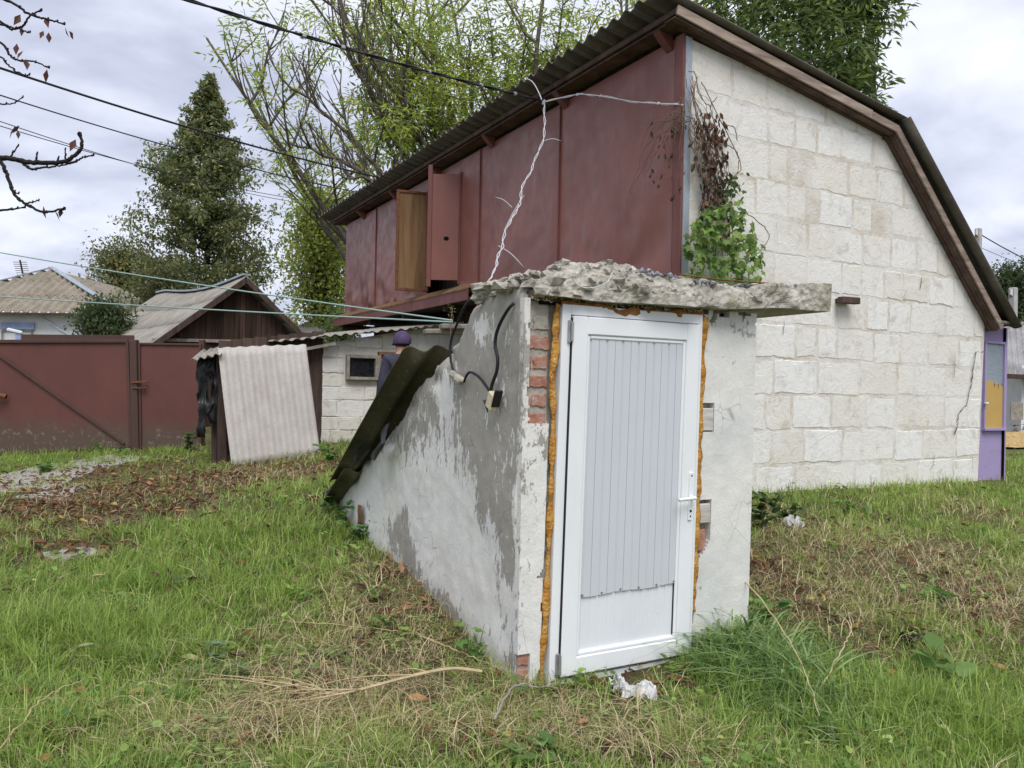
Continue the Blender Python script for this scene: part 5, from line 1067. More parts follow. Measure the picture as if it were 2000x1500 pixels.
# pointed dense tree
def pointed(px, d, ytop, halfw_px, label, cols, wts, nb, per, size, shape, name, hmin=.08):
    b = gbase(px, d); H = at(px, ytop, d)[2]-b[2]; R = halfw_px/FOC*d; t = Tree(); P, _ = t.branch(b-np.array([0, 0, .2]), (0, 0, 1), H*.97, .22*H/14, .03, 12, .012, .05, 7)
    for i in range(nb):
        f = hmin+(1-hmin)*((i+rng.random())/nb)**.9; a = rng.random()*6.283; L = max(.30-.2*f*f, R*shape(f)*rng.uniform(.7, 1.2)); o = b+np.array([0, 0, H*f*.97]); el = rng.uniform(-.05, .55)
        Q, dd = t.branch(o, (math.cos(a), math.sin(a), el), L, .012+.035*(1-f)*H/14, .006, 5, .10, .03, 4, .12)
        t.foliage(Q[1:], int(per*(.3+L/R)), .07+.035*L, size)
        for k in range(5):
            j = rng.integers(1, 6); Q2, _ = t.branch(Q[j], nrm(dd+rng.normal(0, .6, 3)*np.array([1, 1, .5])), L*.42, .010, .004, 3, .15, .0, 3); t.foliage(Q2, int(per*.42), .10 if f < .8 else .06, size)
    return t.build(name, b, label, 'bark', cols, wts, roll=.9)
G1 = (.115, .145, .060); G2 = (.17, .20, .078); G3 = (.25, .265, .10); G4 = (.34, .31, .12)
pointed(396, 34., 128, 138, 'tall pointed dense green tree left of the red cladding', [G1, G2, G3, G4], [4, 4, 2, .7], 270, 62, .20, lambda f: float(np.interp(f, [0, .2, .35, .5, .62, .75, .88, 1], [.8, 1.02, 1.0, .86, .70, .46, .22, .02])), 'linden_tree')
def round_tree(px, d, ytop, rx_px, yb, label, cols, wts, n, per, size, name, seed=0):
    b = gbase(px, d); H = at(px, ytop, d)[2]-b[2]; z0 = at(px, yb, d)[2]-b[2]; R = rx_px/FOC*d; t = Tree(); t.branch(b-np.array([0, 0, .2]), (0, 0, 1), H*.8, .012*H+.02, .03, 9, .05, .05, 6)
    for i in range(n):
        v = nrm(rng.normal(0, 1, 3)); rr = rng.random()**.4; c = b+np.array([v[0]*R*rr, v[1]*R*rr, (z0+H)/2+v[2]*rr*(H-z0)/2]); o = b+np.array([0, 0, max(.2, min(H*.75, c[2]-b[2]-.3*H*rng.random()-.1))]); P = curve([o, (o+c)/2+np.array([0, 0, .06*H]), c], 6); t.mb.tube(P, np.linspace(.018*H/6+.004, .004, 6), 4, False); t.foliage(P[2:], int(per*1.25), .03*H+.06, size)
    return t.build(name, b, label, 'bark', cols, wts, roll=.9)
Y1 = (.40, .42, .10); Y2 = (.32, .38, .09); Y3 = (.21, .28, .07); Y4 = (.50, .44, .12)
round_tree(625, 27., 345, 78, 640, 'yellow green leafy tree between pointed tree and red cladding', [Y1, Y2, Y3, Y4], [3, 4, 3, 1.2], 150, 70, .17, 'maple_tree')
round_tree(240, 40., 463, 80, 600, 'autumn tinted tree behind the barn roof, left of the pointed tree', [(.14, .16, .05), (.24, .20, .06), (.34, .16, .06), (.10, .13, .04)], [5, 2, .6, 4], 120, 50, .20, 'autumn_tree')
round_tree(330, 30., 505, 80, 640, 'olive green bush behind the barn ridge', [(.10, .11, .04), (.15, .15, .05), (.06, .075, .025)], [3, 2, 3], 80, 55, .16, 'shrub')
round_tree(205, 22.5, 582, 62, 672, 'round green bush in front of the white house', [(.055, .085, .03), (.08, .115, .045), (.11, .14, .06)], [3, 3, 1], 90, 48, .13, 'bush')
round_tree(1975, 31., 505, 45, 660, 'dark green round tree beyond the right hand outbuilding', [(.05, .08, .03), (.08, .115, .04)], [1, 1], 90, 50, .18, 'round_tree')
round_tree(2050, 26., 590, 50, 700, 'lower light green tree at the right edge', [(.10, .14, .05), (.07, .10, .035)], [1, 1], 60, 45, .17, 'small_tree')
round_tree(1925, 38., 508, 20, 640, 'slim far tree just right of the steep roof', [(.06, .09, .035), (.09, .12, .04)], [1, 1], 40, 40, .2, 'far_tree')
round_tree(665, 22., 600, 40, 665, 'bright low bush beside the red skirt board', [(.16, .22, .05), (.10, .16, .04)], [1, 1], 30, 45, .13, 'low_bush')
# big ash behind the roof: many stems fanning up, long bare twigs on the left
b = gbase(985, 22.5); ash = Tree()
stems = [(-.66, .78, 13), (-.50, .88, 13), (-.36, .95, 13.5), (-.22, .97, 14), (-.1, 1, 14.5), (.0, 1, 13), (.08, 1, 14), (.17, .98, 14), (.27, .96, 14), (.38, .92, 14), (.5, .85, 13), (.62, .8, 13), (-.42, .7, 11), (-.3, .8, 11)]
def sub(P, d, L, lvl, bare, r):
    n = {2: 6, 1: 5}[lvl]
    for i in range(n):
        j = int((.30+.68*(i+rng.random())/n)*(len(P)-1)); j = min(j, len(P)-2); ax = nrm(P[j+1]-P[j]); sd = nrm(np.cross(ax, rng.normal(0, 1, 3))); sd[2] = abs(sd[2])*.5
        dd = nrm(ax*.6+sd*.95+np.array([0, 0, .15])); Q, d2 = ash.branch(P[j], dd, L*rng.uniform(.6, 1.1), r, r*.35, 7, .10, .10, 4)
        if lvl == 2: sub(Q, d2, L*.52, 1, bare, r*.5)
        if lvl == 1 or rng.random() < .5:
            if bare < .5: ash.pinnate(Q, int(5*(1-bare)), .21, 3, .5, .3)
            elif rng.random() < .16: ash.pinnate(Q, 3, .16, 3, .4, .6)
            if bare >= .5:
                for k in range(4):
                    jj = rng.integers(2, len(Q)-1); ash.branch(Q[jj], nrm(nrm(Q[jj]-Q[jj-1])*.8+rng.normal(0, .5, 3)+np.array([0, 0, .5])), .7*rng.uniform(.5, 1.2), .011, .006, 4, .12, .15, 3)
for (s_, c_, L) in stems:
    d0 = t_g*s_+np.array([0, 0, c_])+fw2*rng.normal(0, .12); P, d = ash.branch(b+t_g*s_*1.2+fw2*rng.normal(0, .5), d0, L, .14, .03, 12, .05, .03, 6)
    sub(P, d, 3.3, 2, 0., .045)
for (px0, py0, px1, py1, d) in ((830, 330, 545, 140, 19.5), (815, 305, 560, 270, 19.), (800, 320, 700, 120, 20.), (860, 330, 600, -20, 20.), (900, 300, 620, -40, 21.), (840, 320, 660, 330, 18.5), (890, 280, 690, 60, 20.)):
    p0, p1 = at(px0, py0+120, d+1), at(px1, py1, d); L = np.linalg.norm(p1-p0); P = curve([p0, p0+(p1-p0)*.5+np.array([0, 0, .3]), p1+np.array([0, 0, -.1])], 12, .03); ash.mb.tube(P, np.linspace(.09, .02, 12), 5, False); sub(P, p1-p0, L*.33, 1, .95, .034); sub(P[:8], p1-p0, L*.25, 1, .2, .022)
    for k in range(7):
        j = 5+k % 6; Q, _ = ash.branch(P[j], nrm(nrm(p1-p0)+np.array([0, 0, .35])+rng.normal(0, .3, 3)), L*.30*rng.uniform(.6, 1.1), .024, .013, 8, .10, .10, 4); 
        for m_ in range(3): ash.branch(Q[2+m_*2], nrm(nrm(p1-p0)+np.array([0, 0, .5])+rng.normal(0, .4, 3)), L*.13, .016, .010, 4, .1, .12, 3)
for (px, py, d_) in ((690, 70, 21), (720, 190, 20.5), (760, 20, 21), (780, 120, 21), (830, 60, 22), (850, 180, 20.5), (900, 20, 22), (910, 120, 22), (960, 60, 22), (990, 150, 22), (1040, 20, 22), (1060, 100, 22), (1110, 50, 22), (1150, 110, 22), (1180, 20, 22), (1230, 60, 21), (1260, 10, 21), (1120, -30, 22), (740, 250, 20), (800, 240, 20), (880, 250, 21)):
    e = at(px, py, d_); o = at(960+(px-960)*.45, 330, 22.5); Q = curve([o, o+(e-o)*.55+np.array([0, 0, .5]), e], 12, .05); ash.mb.tube(Q, np.linspace(.07, .012, 12), 4, False); ash.pinnate(Q, 16, .21, 3, .5, .4)
    for k in range(8):
        j = 5+k % 7; Q2, _ = ash.branch(Q[j], nrm(nrm(Q[j]-Q[j-1])*.5+rng.normal(0, .8, 3)), 1.3, .016, .007, 6, .12, .03, 3); ash.pinnate(Q2, 7, .21, 3, .6, .2)
ash.build('ash_tree', b, 'large yellow green ash tree with bare twigs rising behind the roof', 'bark_ash', [(.34, .40, .07), (.42, .45, .09), (.25, .34, .07), (.20, .30, .08)], [3, 3, 3, 2], 'long', roll=.5, var=.15)
# darker ash on the right, hanging over the verge
b = gbase(1640, 19.); t = Tree(); P, d = t.branch(b, (0, 0, 1), 8, .2, .1, 8, .04, .02, 6)
tr = []
for (px, py, d_) in ((1440, -20, 17), (1520, -40, 17), (1600, 40, 16.5), (1680, -10, 17), (1700, 60, 16.5), (1725, 10, 17), (1690, 150, 16.5), (1650, 120, 16.), (1580, 130, 16.5), (1640, -60, 17.5), (1480, 60, 17.), (1705, 180, 16.3), (1560, 20, 17), (1740, -40, 17)):
    e = at(px-45, py, d_); o = P[6 if py > 50 else 8]; Q = curve([o, o+(e-o)*.5+np.array([0, 0, .9]), e], 12, .04); t.mb.tube(Q, np.linspace(.06, .010, 12), 4, False); t.pinnate(Q, 26, .24, 3, .9, .45)
    for k in range(6):
        j = 6+k; Q2, _ = t.branch(Q[min(j, 11)], nrm(Q[min(j, 11)]-Q[j-2]+rng.normal(0, .5, 3)), .8, .014, .006, 5, .12, -.04, 3); t.pinnate(Q2, 11, .24, 3, .9, .2)
t.build('dark_ash_tree', b, 'darker green ash tree leaning over the right part of the roof', 'bark_ash', [(.08, .12, .035), (.12, .17, .05), (.19, .25, .06)], [3, 4, 2], 'long', roll=.5, var=.15)
# chestnut at the left edge: trunk out of view, bare twigs reach in
b = np.array([-3.6, 4.4, 0.]); b[2] = gz1(b[0], b[1]); t = Tree(); P, d = t.branch(b-np.array([0, 0, .1]), (.02, 0, 1), 6.5, .17, .10, 10, .02, .0, 8)
for (pts, r0, dd) in (([(-60, -20), (12, 0), (55, 26), (85, 36), (108, 42), (125, 47)], .010, 5.), ([(-60, 20), (0, 42), (22, 57), (45, 50), (60, 30), (80, 20)], .010, 5.1), ([(-40, 40), (20, 52), (50, 62), (58, 63)], .007, 5.1), ([(-60, 60), (0, 82), (20, 108), (35, 118), (65, 120), (95, 132)], .009, 5.), ([(-40, 95), (0, 110), (20, 130), (45, 146), (57, 146)], .007, 4.9), ([(-40, 190), (0, 202), (25, 202), (44, 190)], .006, 4.9),
                      ([(-90, 300), (0, 308), (55, 316), (90, 318), (125, 315), (150, 300), (160, 285), (155, 262)], .017, 4.6), ([(120, 316), (140, 318), (160, 308), (182, 303)], .008, 4.6), ([(40, 315), (60, 330), (80, 328), (115, 324), (148, 316)], .008, 4.6), ([(0, 312), (15, 345), (28, 380), (50, 398), (85, 414), (125, 408)], .012, 4.6), ([(-50, 412), (10, 410), (30, 408), (48, 405)], .008, 4.6), ([(70, 317), (72, 300)], .007, 4.6), ([(18, 309), (35, 285)], .006, 4.6), ([(112, 316), (114, 308)], .006, 4.6), ([(128, 313), (127, 292)], .006, 4.6), ([(50, 398), (75, 392)], .006, 4.6), ([(25, 376), (36, 378)], .006, 4.6)):
    Q = curve([at(a, c_, dd) for a, c_ in pts], 6*len(pts), .002); R = np.linspace(r0, r0*.45, len(Q)); R[-2:] *= 1.5; t.mb.tube(Q, R, 6)
    for jb_ in range(5, len(Q), 6): t.mb.tube([Q[jb_]-np.array([0, 0, .004]), Q[jb_]+np.array([.004, 0, .012])], [R[jb_]*1.3, R[jb_]*.9], 6)
for e in ((-60, -20, 5.), (-60, 20, 5.1), (-60, 60, 5.), (-40, 95, 4.9), (-40, 190, 4.9), (-90, 300, 4.6), (-50, 412, 4.6), (-40, 40, 5.1)):
    q_ = at(*e); o = P[6]+np.array([0, 0, (e[1] < 100)*.4]); t.mb.tube(curve([o, (o+q_)/2+np.array([0, 0, .25]), q_], 12), np.linspace(.05, .012, 12), 6, False)
lp = [(127, 52, 5), (135, 60, 5), (92, 135, 5), (88, 33, 5.), (40, 28, 5), (95, 63, 5.), (85, 60, 5), (33, 85, 5), (45, 99, 4.9), (50, 115, 4.9), (28, 248, 4.8), (38, 245, 4.8), (35, 255, 4.8), (148, 272, 4.6), (85, 402, 4.6), (105, 408, 4.6), (120, 407, 4.6), (42, 52, 5.1)]
t.P.append(np.array([at(a, c_, d_) for a, c_, d_ in lp])); t.A.append(np.array([(rng.normal(0, .3), rng.normal(0, .3), -1.) for _ in lp])); t.S.append(rng.uniform(.05, .095, len(lp)))
t.build('chestnut_tree', b, 'nearly bare chestnut whose knobbly twigs reach in at top left', 'bark_dark', [(.10, .035, .02), (.14, .06, .03), (.06, .03, .02)], [2, 1, 1], 'rhomb', roll=.6, leaf='dry', part='last_leaves')
# ------------------------------------------------------------------ vines on the gable
iv = thing('ivy', (6.0, HY-.1, .45), 'green ivy mound with withered brown vines hanging down the gable corner', 'vine'); st = MB(); wy = HY-.06
iP = lambda px, py, o=.08: onY(px, py, HY-o)
for k in range(34):
    x0 = 1352+rng.normal(0, 8); x1 = 1400+rng.normal(0, 24); pts = [iP(x0, 175+rng.normal(0, 25)), iP(x0+15+rng.normal(0, 10), 240+rng.normal(0, 15), .12), iP(1385+rng.normal(0, 16), 320, .14), iP((x1+1405)/2, 400, .12), iP(x1, 500, .1)][rng.integers(0, 2):]; st.tube(curve(pts, 26, .008), rng.uniform(.002, .005), 4, False)
for pts in ([(1440, 405), (1470, 425), (1498, 450), (1500, 470), (1480, 495)], [(1370, 160), (1385, 190), (1440, 300), (1446, 330), (1432, 345)], [(1395, 280), (1430, 288), (1444, 310), (1438, 340), (1425, 355)], [(1345, 140), (1358, 145), (1366, 185), (1388, 210)], [(1420, 245), (1435, 250), (1440, 275)], [(1356, 300), (1345, 260), (1350, 200), (1362, 150)], [(1400, 330), (1396, 250), (1388, 210), (1400, 190)]):
    st.tube(curve([iP(a, c_, .1) for a, c_ in pts], 24, .004), .005, 5, False)
for k in range(16):
    a0 = 1338+rng.normal(0, 5); y0 = 208+rng.random()*40; e = [(1240, 375), (1218, 405), (1272, 300), (1265, 330), (1300, 315), (1320, 380), (1285, 270), (1255, 262)][k % 8]; P = curve([onX(a0, y0, HX-.06), onX((a0+e[0])/2+rng.normal(0, 12), min(y0, e[1])+15+rng.normal(0, 20), HX-.16), onX(e[0]+rng.normal(0, 6), e[1]+rng.normal(0, 10), HX-.1)], 22, .008); st.tube(P, np.linspace(.0045, .0015, 22), 4, False)
st.build('dry_stems', 'dry_stem', iv)
m_ = MB()
for k in range(7): m_.tube(curve([(5.95+rng.normal(0, .25), HY-.1, .4), (6.0+rng.normal(0, .15), HY-.15, 1.4), (iP(1400+rng.normal(0, 18), 530)+np.array([0, 0, 0]))], 14, .02), .014, 5, False)
m_.build('stem', 'dry_stem', iv)
n = 330; P = np.array([iP(1365+45*rng.random()+rng.normal(0, 9)+.06*(y-200), y, .10+.08*rng.random()) for y in rng.uniform(215, 470, n)]); A = rng.normal(0, .35, (n, 3)); A[:, 2] = -1; V, F, C_ = leaves(P, A, rng.uniform(.05, .11, n), pal(n, [(.10, .055, .035), (.15, .085, .05), (.06, .04, .03)]), 'curl', roll=1.); obj('withered_leaves', V, F, 'dry', iv, col=C_)['kind'] = 'stuff'
n = 28; P = np.array([onX(1268+rng.random()*70, rng.uniform(230, 380), HX-.1) for _ in range(n)]); A = rng.normal(0, .35, (n, 3)); A[:, 2] = -1; V, F, C_ = leaves(P, A, rng.uniform(.04, .09, n), pal(n, [(.10, .055, .035), (.06, .04, .03)]), 'curl', roll=1.); obj('withered_leaf_wisps', V, F, 'dry', iv, col=C_)['kind'] = 'stuff'
# green mound: leaves over a dome, facing out
k = 0
leaf_pos = []
while len(leaf_pos) < 300:
    px, py = rng.uniform(1338, 1488), rng.uniform(398, 560); cx_, w_ = 1412, (74 if py > 455 else 30+(py-398)*.75)
    if abs(px-cx_-(8 if py > 480 else 0)) > w_: continue
    r_ = abs(px-cx_)/w_; leaf_pos.append(iP(px, py, .12+.24*math.sqrt(max(0, 1-r_*r_))*rng.uniform(.5, 1.)))
P = np.array(leaf_pos); n = len(P); A = rng.normal(0, .5, (n, 3)); A[:, 2] -= .7; up = np.tile([-.15, -1., .55], (n, 1)); C0 = pal(n, [(.13, .22, .045), (.19, .29, .06), (.25, .35, .09), (.085, .15, .035)], [3, 3, 2, 2]); sz = rng.uniform(.075, .13, n)
for i in range(n):
    V, F, C_ = leaves(P[i:i+1], A[i:i+1], sz[i:i+1], C0[i:i+1], 'lobed', up[i:i+1], .35); obj('leaf', V, F, 'leaf', iv, col=C_)
n = 60; P = np.array([iP(1425+rng.normal(0, 18), rng.uniform(335, 410), .15) for _ in range(n)]); A = rng.normal(0, .5, (n, 3)); A[:, 2] -= .6; V, F, C_ = leaves(P, A, rng.uniform(.04, .08, n), pal(n, [(.09, .15, .03), (.06, .11, .03)]), 'lobed', np.tile([0, -1., .5], (n, 1)), .5); obj('small_leaves', V, F, 'leaf', iv, col=C_)['kind'] = 'stuff'
# ------------------------------------------------------------------ weeds
def weed(base, h, n, spread, size, cols, label, name='weed', kind='broad', cat='weed', group=None, stems=4, erect=.5):
    t = thing(name, base, label, cat, group); st = MB(); Ps = []; As = []
    for k in range(stems):
        a = rng.random()*6.283; e = np.array(base)+np.array([math.cos(a)*spread*rng.random(), math.sin(a)*spread*rng.random(), h*rng.uniform(.6, 1.05)]); C_ = curve([base, (np.array(base)+e)/2+rng.normal(0, .02, 3), e], 8); st.tube(C_, np.linspace(.004, .0015, 8), 4, False)
        for j in range(max(2, n//stems)):
            u = rng.uniform(.15, 1); p = C_[int(u*7)]; aa = rng.random()*6.283; Ps.append(p); As.append((math.cos(aa), math.sin(aa), rng.normal(erect*.5, .3)))
    st.build('stem', 'weed_stem', t); m = len(Ps); V, F, c_ = leaves(Ps, As, size*rng.uniform(.6, 1.2, m), pal(m, cols), kind, roll=.35); obj('leaves', V, F, 'leaf', t, col=c_); return t
simple('weed_stem', (.13, .16, .06), .8, .25, 20, 0, 1, .2)
GR = [(.12, .25, .055), (.16, .30, .07), (.08, .17, .045)]; GL = [(.15, .26, .06), (.19, .30, .08), (.11, .20, .05)]
for (px, py, h, n, sp, sz, c_, lab, kd) in (
    (640, 1000, .22, 36, .16, .07, GL, 'bright green sprout at the low end of the cellar wall', 'lobed'), (700, 1058, .20, 46, .15, .075, GR, 'dark green celandine clump against the middle of the cellar wall', 'lobed'), (672, 1030, .2, 30, .14, .07, GR, 'smaller celandine clump touching the cellar wall further back', 'lobed'),
    (930, 1300, .19, 40, .14, .065, GR, 'green clump at the foot of the cellar wall near the brick corner', 'lobed'), (968, 1285, .22, 26, .10, .07, GR, 'dark leaves climbing the cellar wall foot beside the corner', 'broad'), (720, 1170, .10, 16, .12, .06, GR, 'small leafy weed among fallen leaves left of the cellar wall', 'broad'),
    (745, 1240, .16, 30, .14, .05, GL, 'pale green sprig in the dry stalks', 'broad'), (660, 1295, .13, 18, .10, .06, GL, 'light green nettle tip left of the dry branch', 'broad'), (415, 1305, .16, 16, .05, .06, [(.22, .32, .16), (.17, .28, .12)], 'single greyish green sage sprig in the lawn', 'broad'), (450, 1330, .08, 12, .12, .08, GL, 'flat dock leaves beside the sage sprig', 'broad'),
    (1845, 1330, .18, 16, .18, .13, GL, 'burdock with wide light leaves in the right grass', 'broad'), (1850, 1400, .12, 10, .12, .10, GL, 'yellowish burdock seedling below the wide burdock', 'broad'), (1835, 1190, .16, 18, .14, .09, GR, 'green mallow in the straw at the right', 'broad'), (1490, 1225, .20, 24, .14, .09, GR, 'leafy weed behind the big grass tuft', 'broad'),
    (1490, 1040, .40, 70, .22, .09, [(.05, .09, .03), (.07, .12, .035)], 'dark leafy weed against the right corner of the cellar', 'broad'), (1530, 1020, .28, 50, .25, .08, [(.06, .10, .03), (.09, .14, .04)], 'dark bramble spreading right of the cellar corner', 'lobed'), (1480, 960, .5, 40, .10, .08, [(.05, .09, .03), (.08, .13, .035)], 'creeper climbing the right edge of the cellar', 'lobed'), (1545, 985, .30, 14, .05, .05, GR, 'thin upright weed stalk before the white gable', 'broad'),
    (1650, 1000, .12, 30, .3, .08, GR, 'low nettles along the gable foot', 'broad'), (370, 880, .45, 60, .25, .11, [(.09, .14, .05), (.14, .19, .07)], 'weed bush before the wicket under the black rags', 'broad'), (645, 905, .28, 50, .22, .10, GR, 'nettle clump right of the pale leaning sheet', 'lobed'), (190, 885, .25, 20, .3, .1, GL, 'wispy weed in front of the wide gate', 'broad'), (240, 892, .15, 30, .35, .10, GL, 'low leaves along the gate foot near the post', 'broad'), (90, 920, .15, 40, .5, .12, GL, 'broad low leaves before the wide gate at left', 'broad'),
    (1010, 1490, .12, 12, .14, .12, [(.20, .30, .10), (.24, .33, .10)], 'pale green mallow leaves at the bottom edge left', 'broad'), (1085, 1495, .11, 14, .13, .11, [(.12, .24, .05), (.16, .28, .07)], 'fresh green mallow leaves at the bottom edge centre', 'broad'), (215, 1185, .10, 8, .08, .08, [(.26, .32, .12)], 'yellowish leaf pair in the left lawn', 'broad'), (560, 1105, .07, 16, .2, .06, GL, 'light clover patch in the left lawn', 'broad')):
    weed(onG(px, py), h, n, sp, sz, c_, lab, 'weed', kd, 'weed', 'weeds in the yard')
wb = yz(880, 660, -.05); sp_ = thing('seed_stalk', wb, 'thin brown seed stalk growing on top of the cellar wall', 'weed'); mb = MB(); mb.tube(curve([wb, wb+np.array([0, 0, .10]), wb+np.array([.01, 0, .2])], 10), [.003]*9+[.001], 4); mb.build('stem', 'dry_stem', sp_)
n = 26; P = wb+np.c_[rng.normal(0, .012, n), rng.normal(0, .012, n), rng.uniform(.08, .21, n)]; V, F, c_ = leaves(P, rng.normal(0, 1, (n, 3)), rng.uniform(.012, .028, n), pal(n, [(.25, .2, .10), (.15, .15, .05)]), 'rhomb'); obj('seeds', V, F, 'dry', sp_, col=c_)
# ------------------------------------------------------------------ path slabs, dry branches, rubbish
path = thing('path', onG(150, 930), None, None); path['kind'] = 'structure'
for pts in ([(-60, 940), (120, 905), (190, 915), (95, 958), (-60, 968)], [(125, 904), (215, 890), (290, 893), (255, 905), (200, 914)], [(30, 972), (100, 961), (150, 945), (185, 950), (120, 975)], [(70, 1085), (180, 1070), (200, 1082), (110, 1097)], [(330, 1130), (410, 1118), (425, 1130), (350, 1142)]):
    G_ = [onG(*p) for p in pts]; P2 = rough_poly([(g[0], g[1]) for g in G_], .12, .02); zz = np.mean([g[2] for g in G_]); V, F = plate(P2, lambda a, b_, h: (a, b_, gz1(a, b_)-.03+h), .05, .012); obj('paving_slab', V, F, 'concrete_smooth', path)
def gcurve(px, lift, n, jit=0.): return curve([onG(a, b_)+np.array([0, 0, lift+l_]) for a, b_, l_ in px], n, jit)
db = thing('dry_branch', onG(800, 1370), 'long pale dead weed stalk lying before the door in the grass', 'branch'); mb = MB()
main = gcurve([(940, 1350, .10), (880, 1357, .13), (800, 1378, .14), (700, 1398, .12), (650, 1398, .10), (600, 1378, .10), (540, 1375, .08)], .0, 50); mb.tube(main, np.linspace(.010, .003, 50), 6); mb.build('stalk', 'straw_stem', db); mb = MB(); tw_ = []
for k in range(22):
    j = rng.integers(12, 49); a = main[j]; dv = nrm(main[min(j+1, 49)]-main[j-1]); e = a+dv*rng.uniform(.15, .4)+np.r_[rng.normal(0, .15, 2), rng.uniform(-.04, .08)]; P = curve([a, (a+e)/2+rng.normal(0, .015, 3), e], 10); mb.tube(P, np.linspace(.0035, .0012, 10), 4, False); tw_.append(P)
mb.build('twigs', 'straw_stem', db); P = np.concatenate([np.repeat(P[4:], 5, axis=0) for P in tw_]); P = P+rng.normal(0, .012, P.shape); n = len(P); V, F, c_ = leaves(P, rng.normal(0, 1, (n, 3)), rng.uniform(.008, .018, n), pal(n, [(.42, .33, .16), (.30, .22, .10)]), 'rhomb'); obj('seed_husks', V, F, 'dry', db, col=c_)['kind'] = 'stuff'
for (px, r_, lab, mt) in (([(965, 1440, .08), (985, 1412, .12), (1010, 1385, .12), (1050, 1372, .08), (1090, 1362, .05)], .007, 'crooked grey stick by the end of the pale stalk', 'wood_grey'), ([(1580, 1405, .05), (1640, 1340, .18), (1660, 1310, .22), (1655, 1270, .22)], .005, 'pale stick rising from the big grass tuft', 'straw_stem'), ([(1420, 1195, .3), (1490, 1270, .28), (1560, 1370, .22), (1600, 1440, .1)], .005, 'long straw stem bent across the big grass tuft', 'straw_stem'), ([(620, 1155, .08), (640, 1200, .10), (655, 1240, .08)], .004, 'thin grey twig standing in the straw left of the cellar', 'straw_stem'), ([(645, 1080, .04), (700, 1125, .05), (750, 1160, .03)], .005, 'straight straw stalk by the cellar wall', 'straw_stem'), ([(560, 1230, .05), (700, 1245, .06), (830, 1258, .05)], .004, 'long thin stalk lying level across the straw', 'straw_stem'), ([(0, 1485, .05), (80, 1420, .12), (160, 1390, .15)], .004, 'pale grass stem at the lower left corner', 'straw_stem'), ([(820, 1260, .05), (900, 1295, .06), (980, 1325, .04)], .005, 'forked dry stalk ending at the cellar corner', 'straw_stem'), ([(1500, 1010, .05), (1560, 1060, .1), (1640, 1075, .05)], .004, 'arched dry stem right of the cellar corner', 'straw_stem'), ([(1700, 1090, .05), (1750, 1180, .1), (1745, 1195, .02)], .004, 'bent straw in the right hand hay', 'straw_stem'), ([(1995, 1165, .08), (1985, 1180, .06), (1990, 1190, .04)], .006, 'white split stick end at the right edge', 'wood_grey')):
    tag(obj('dry_stalk', *tube(gcurve(px, 0., 24, .004), np.linspace(r_, r_*.6, 24), 5), mt, smooth=True), lab, 'stalk', 'dry stalks in the grass')
def crumple(px, sx_, sy_, h, label, mat='litter', name='crumpled_wrapper'):
    b_ = onG(*px); n_ = 16; V = []
    for i in range(n_):
        for j in range(n_):
            u, v = i/(n_-1)-.5, j/(n_-1)-.5; p = np.array([u*sx_, v*sy_, 0]); z = h*(.5+1.3*fbm((u*4+px[0], v*4, 1), 3))*(1-1.5*(u*u+v*v)); V.append(b_+_R*p[0]*.95+cF*p[1]+np.array([.03*fbm((u*5, v*5, 9), 2), .03*fbm((u*5, v*5, 4), 2), max(z, -.01)+.02]))
    F = [(i*n_+j, (i+1)*n_+j, (i+1)*n_+j+1, i*n_+j+1) for i in range(n_-1) for j in range(n_-1)]; V = np.array(V); N = len(V); return tag(obj(name, np.vstack([V, V-np.array([0, 0, .003])]), F+[tuple(k+N for k in f[::-1]) for f in F], mat), label, 'litter')
crumple((1245, 1365), .19, .13, .07, 'crumpled white foil bag in the grass before the door'); crumple((1208, 1350), .07, .10, .07, 'torn silvery scrap left of the foil bag'); crumple((1550, 1030), .16, .12, .10, 'crushed clear plastic bag by the bramble'); crumple((1785, 1260), .13, .08, .06, 'black and white plastic scrap in the right grass', 'black_film')
bk_ = yz(702, 1000, .01); cloth([[yz(700, 985, .02), yz(708, 987, .02)], [yz(699, 1002, .03), yz(709, 1003, .03)], [yz(698, 1022, .02), yz(710, 1024, .02)]], 'withered_leaf', 'wood_brown', 'hanging reddish withered leaf on the cellar wall above the celandine', 'leaf', .01)
tag(obj('hay_heap', *grid(lambda u, v: (at(2010, 868, 18.)+t_g*(u-.5)*3-n_g*(v-.5)*1.2+np.array([0, 0, .32*math.sin(u*3.14)*math.sin(v*3.14)+.05*fbm((u*9, v*9, 1), 3)-.03])), np.linspace(0, 1, 30), np.linspace(0, 1, 16)), 'hay'), 'low heap of straw before the right hand outbuilding', 'straw heap')
weed(at(1990, 850, 18.5), .45, 60, .5, .10, [(.28, .06, .05), (.14, .10, .04), (.2, .05, .05)], 'reddish flowering weed before the right hand outbuilding', 'red_weed', 'rhomb', 'weed')
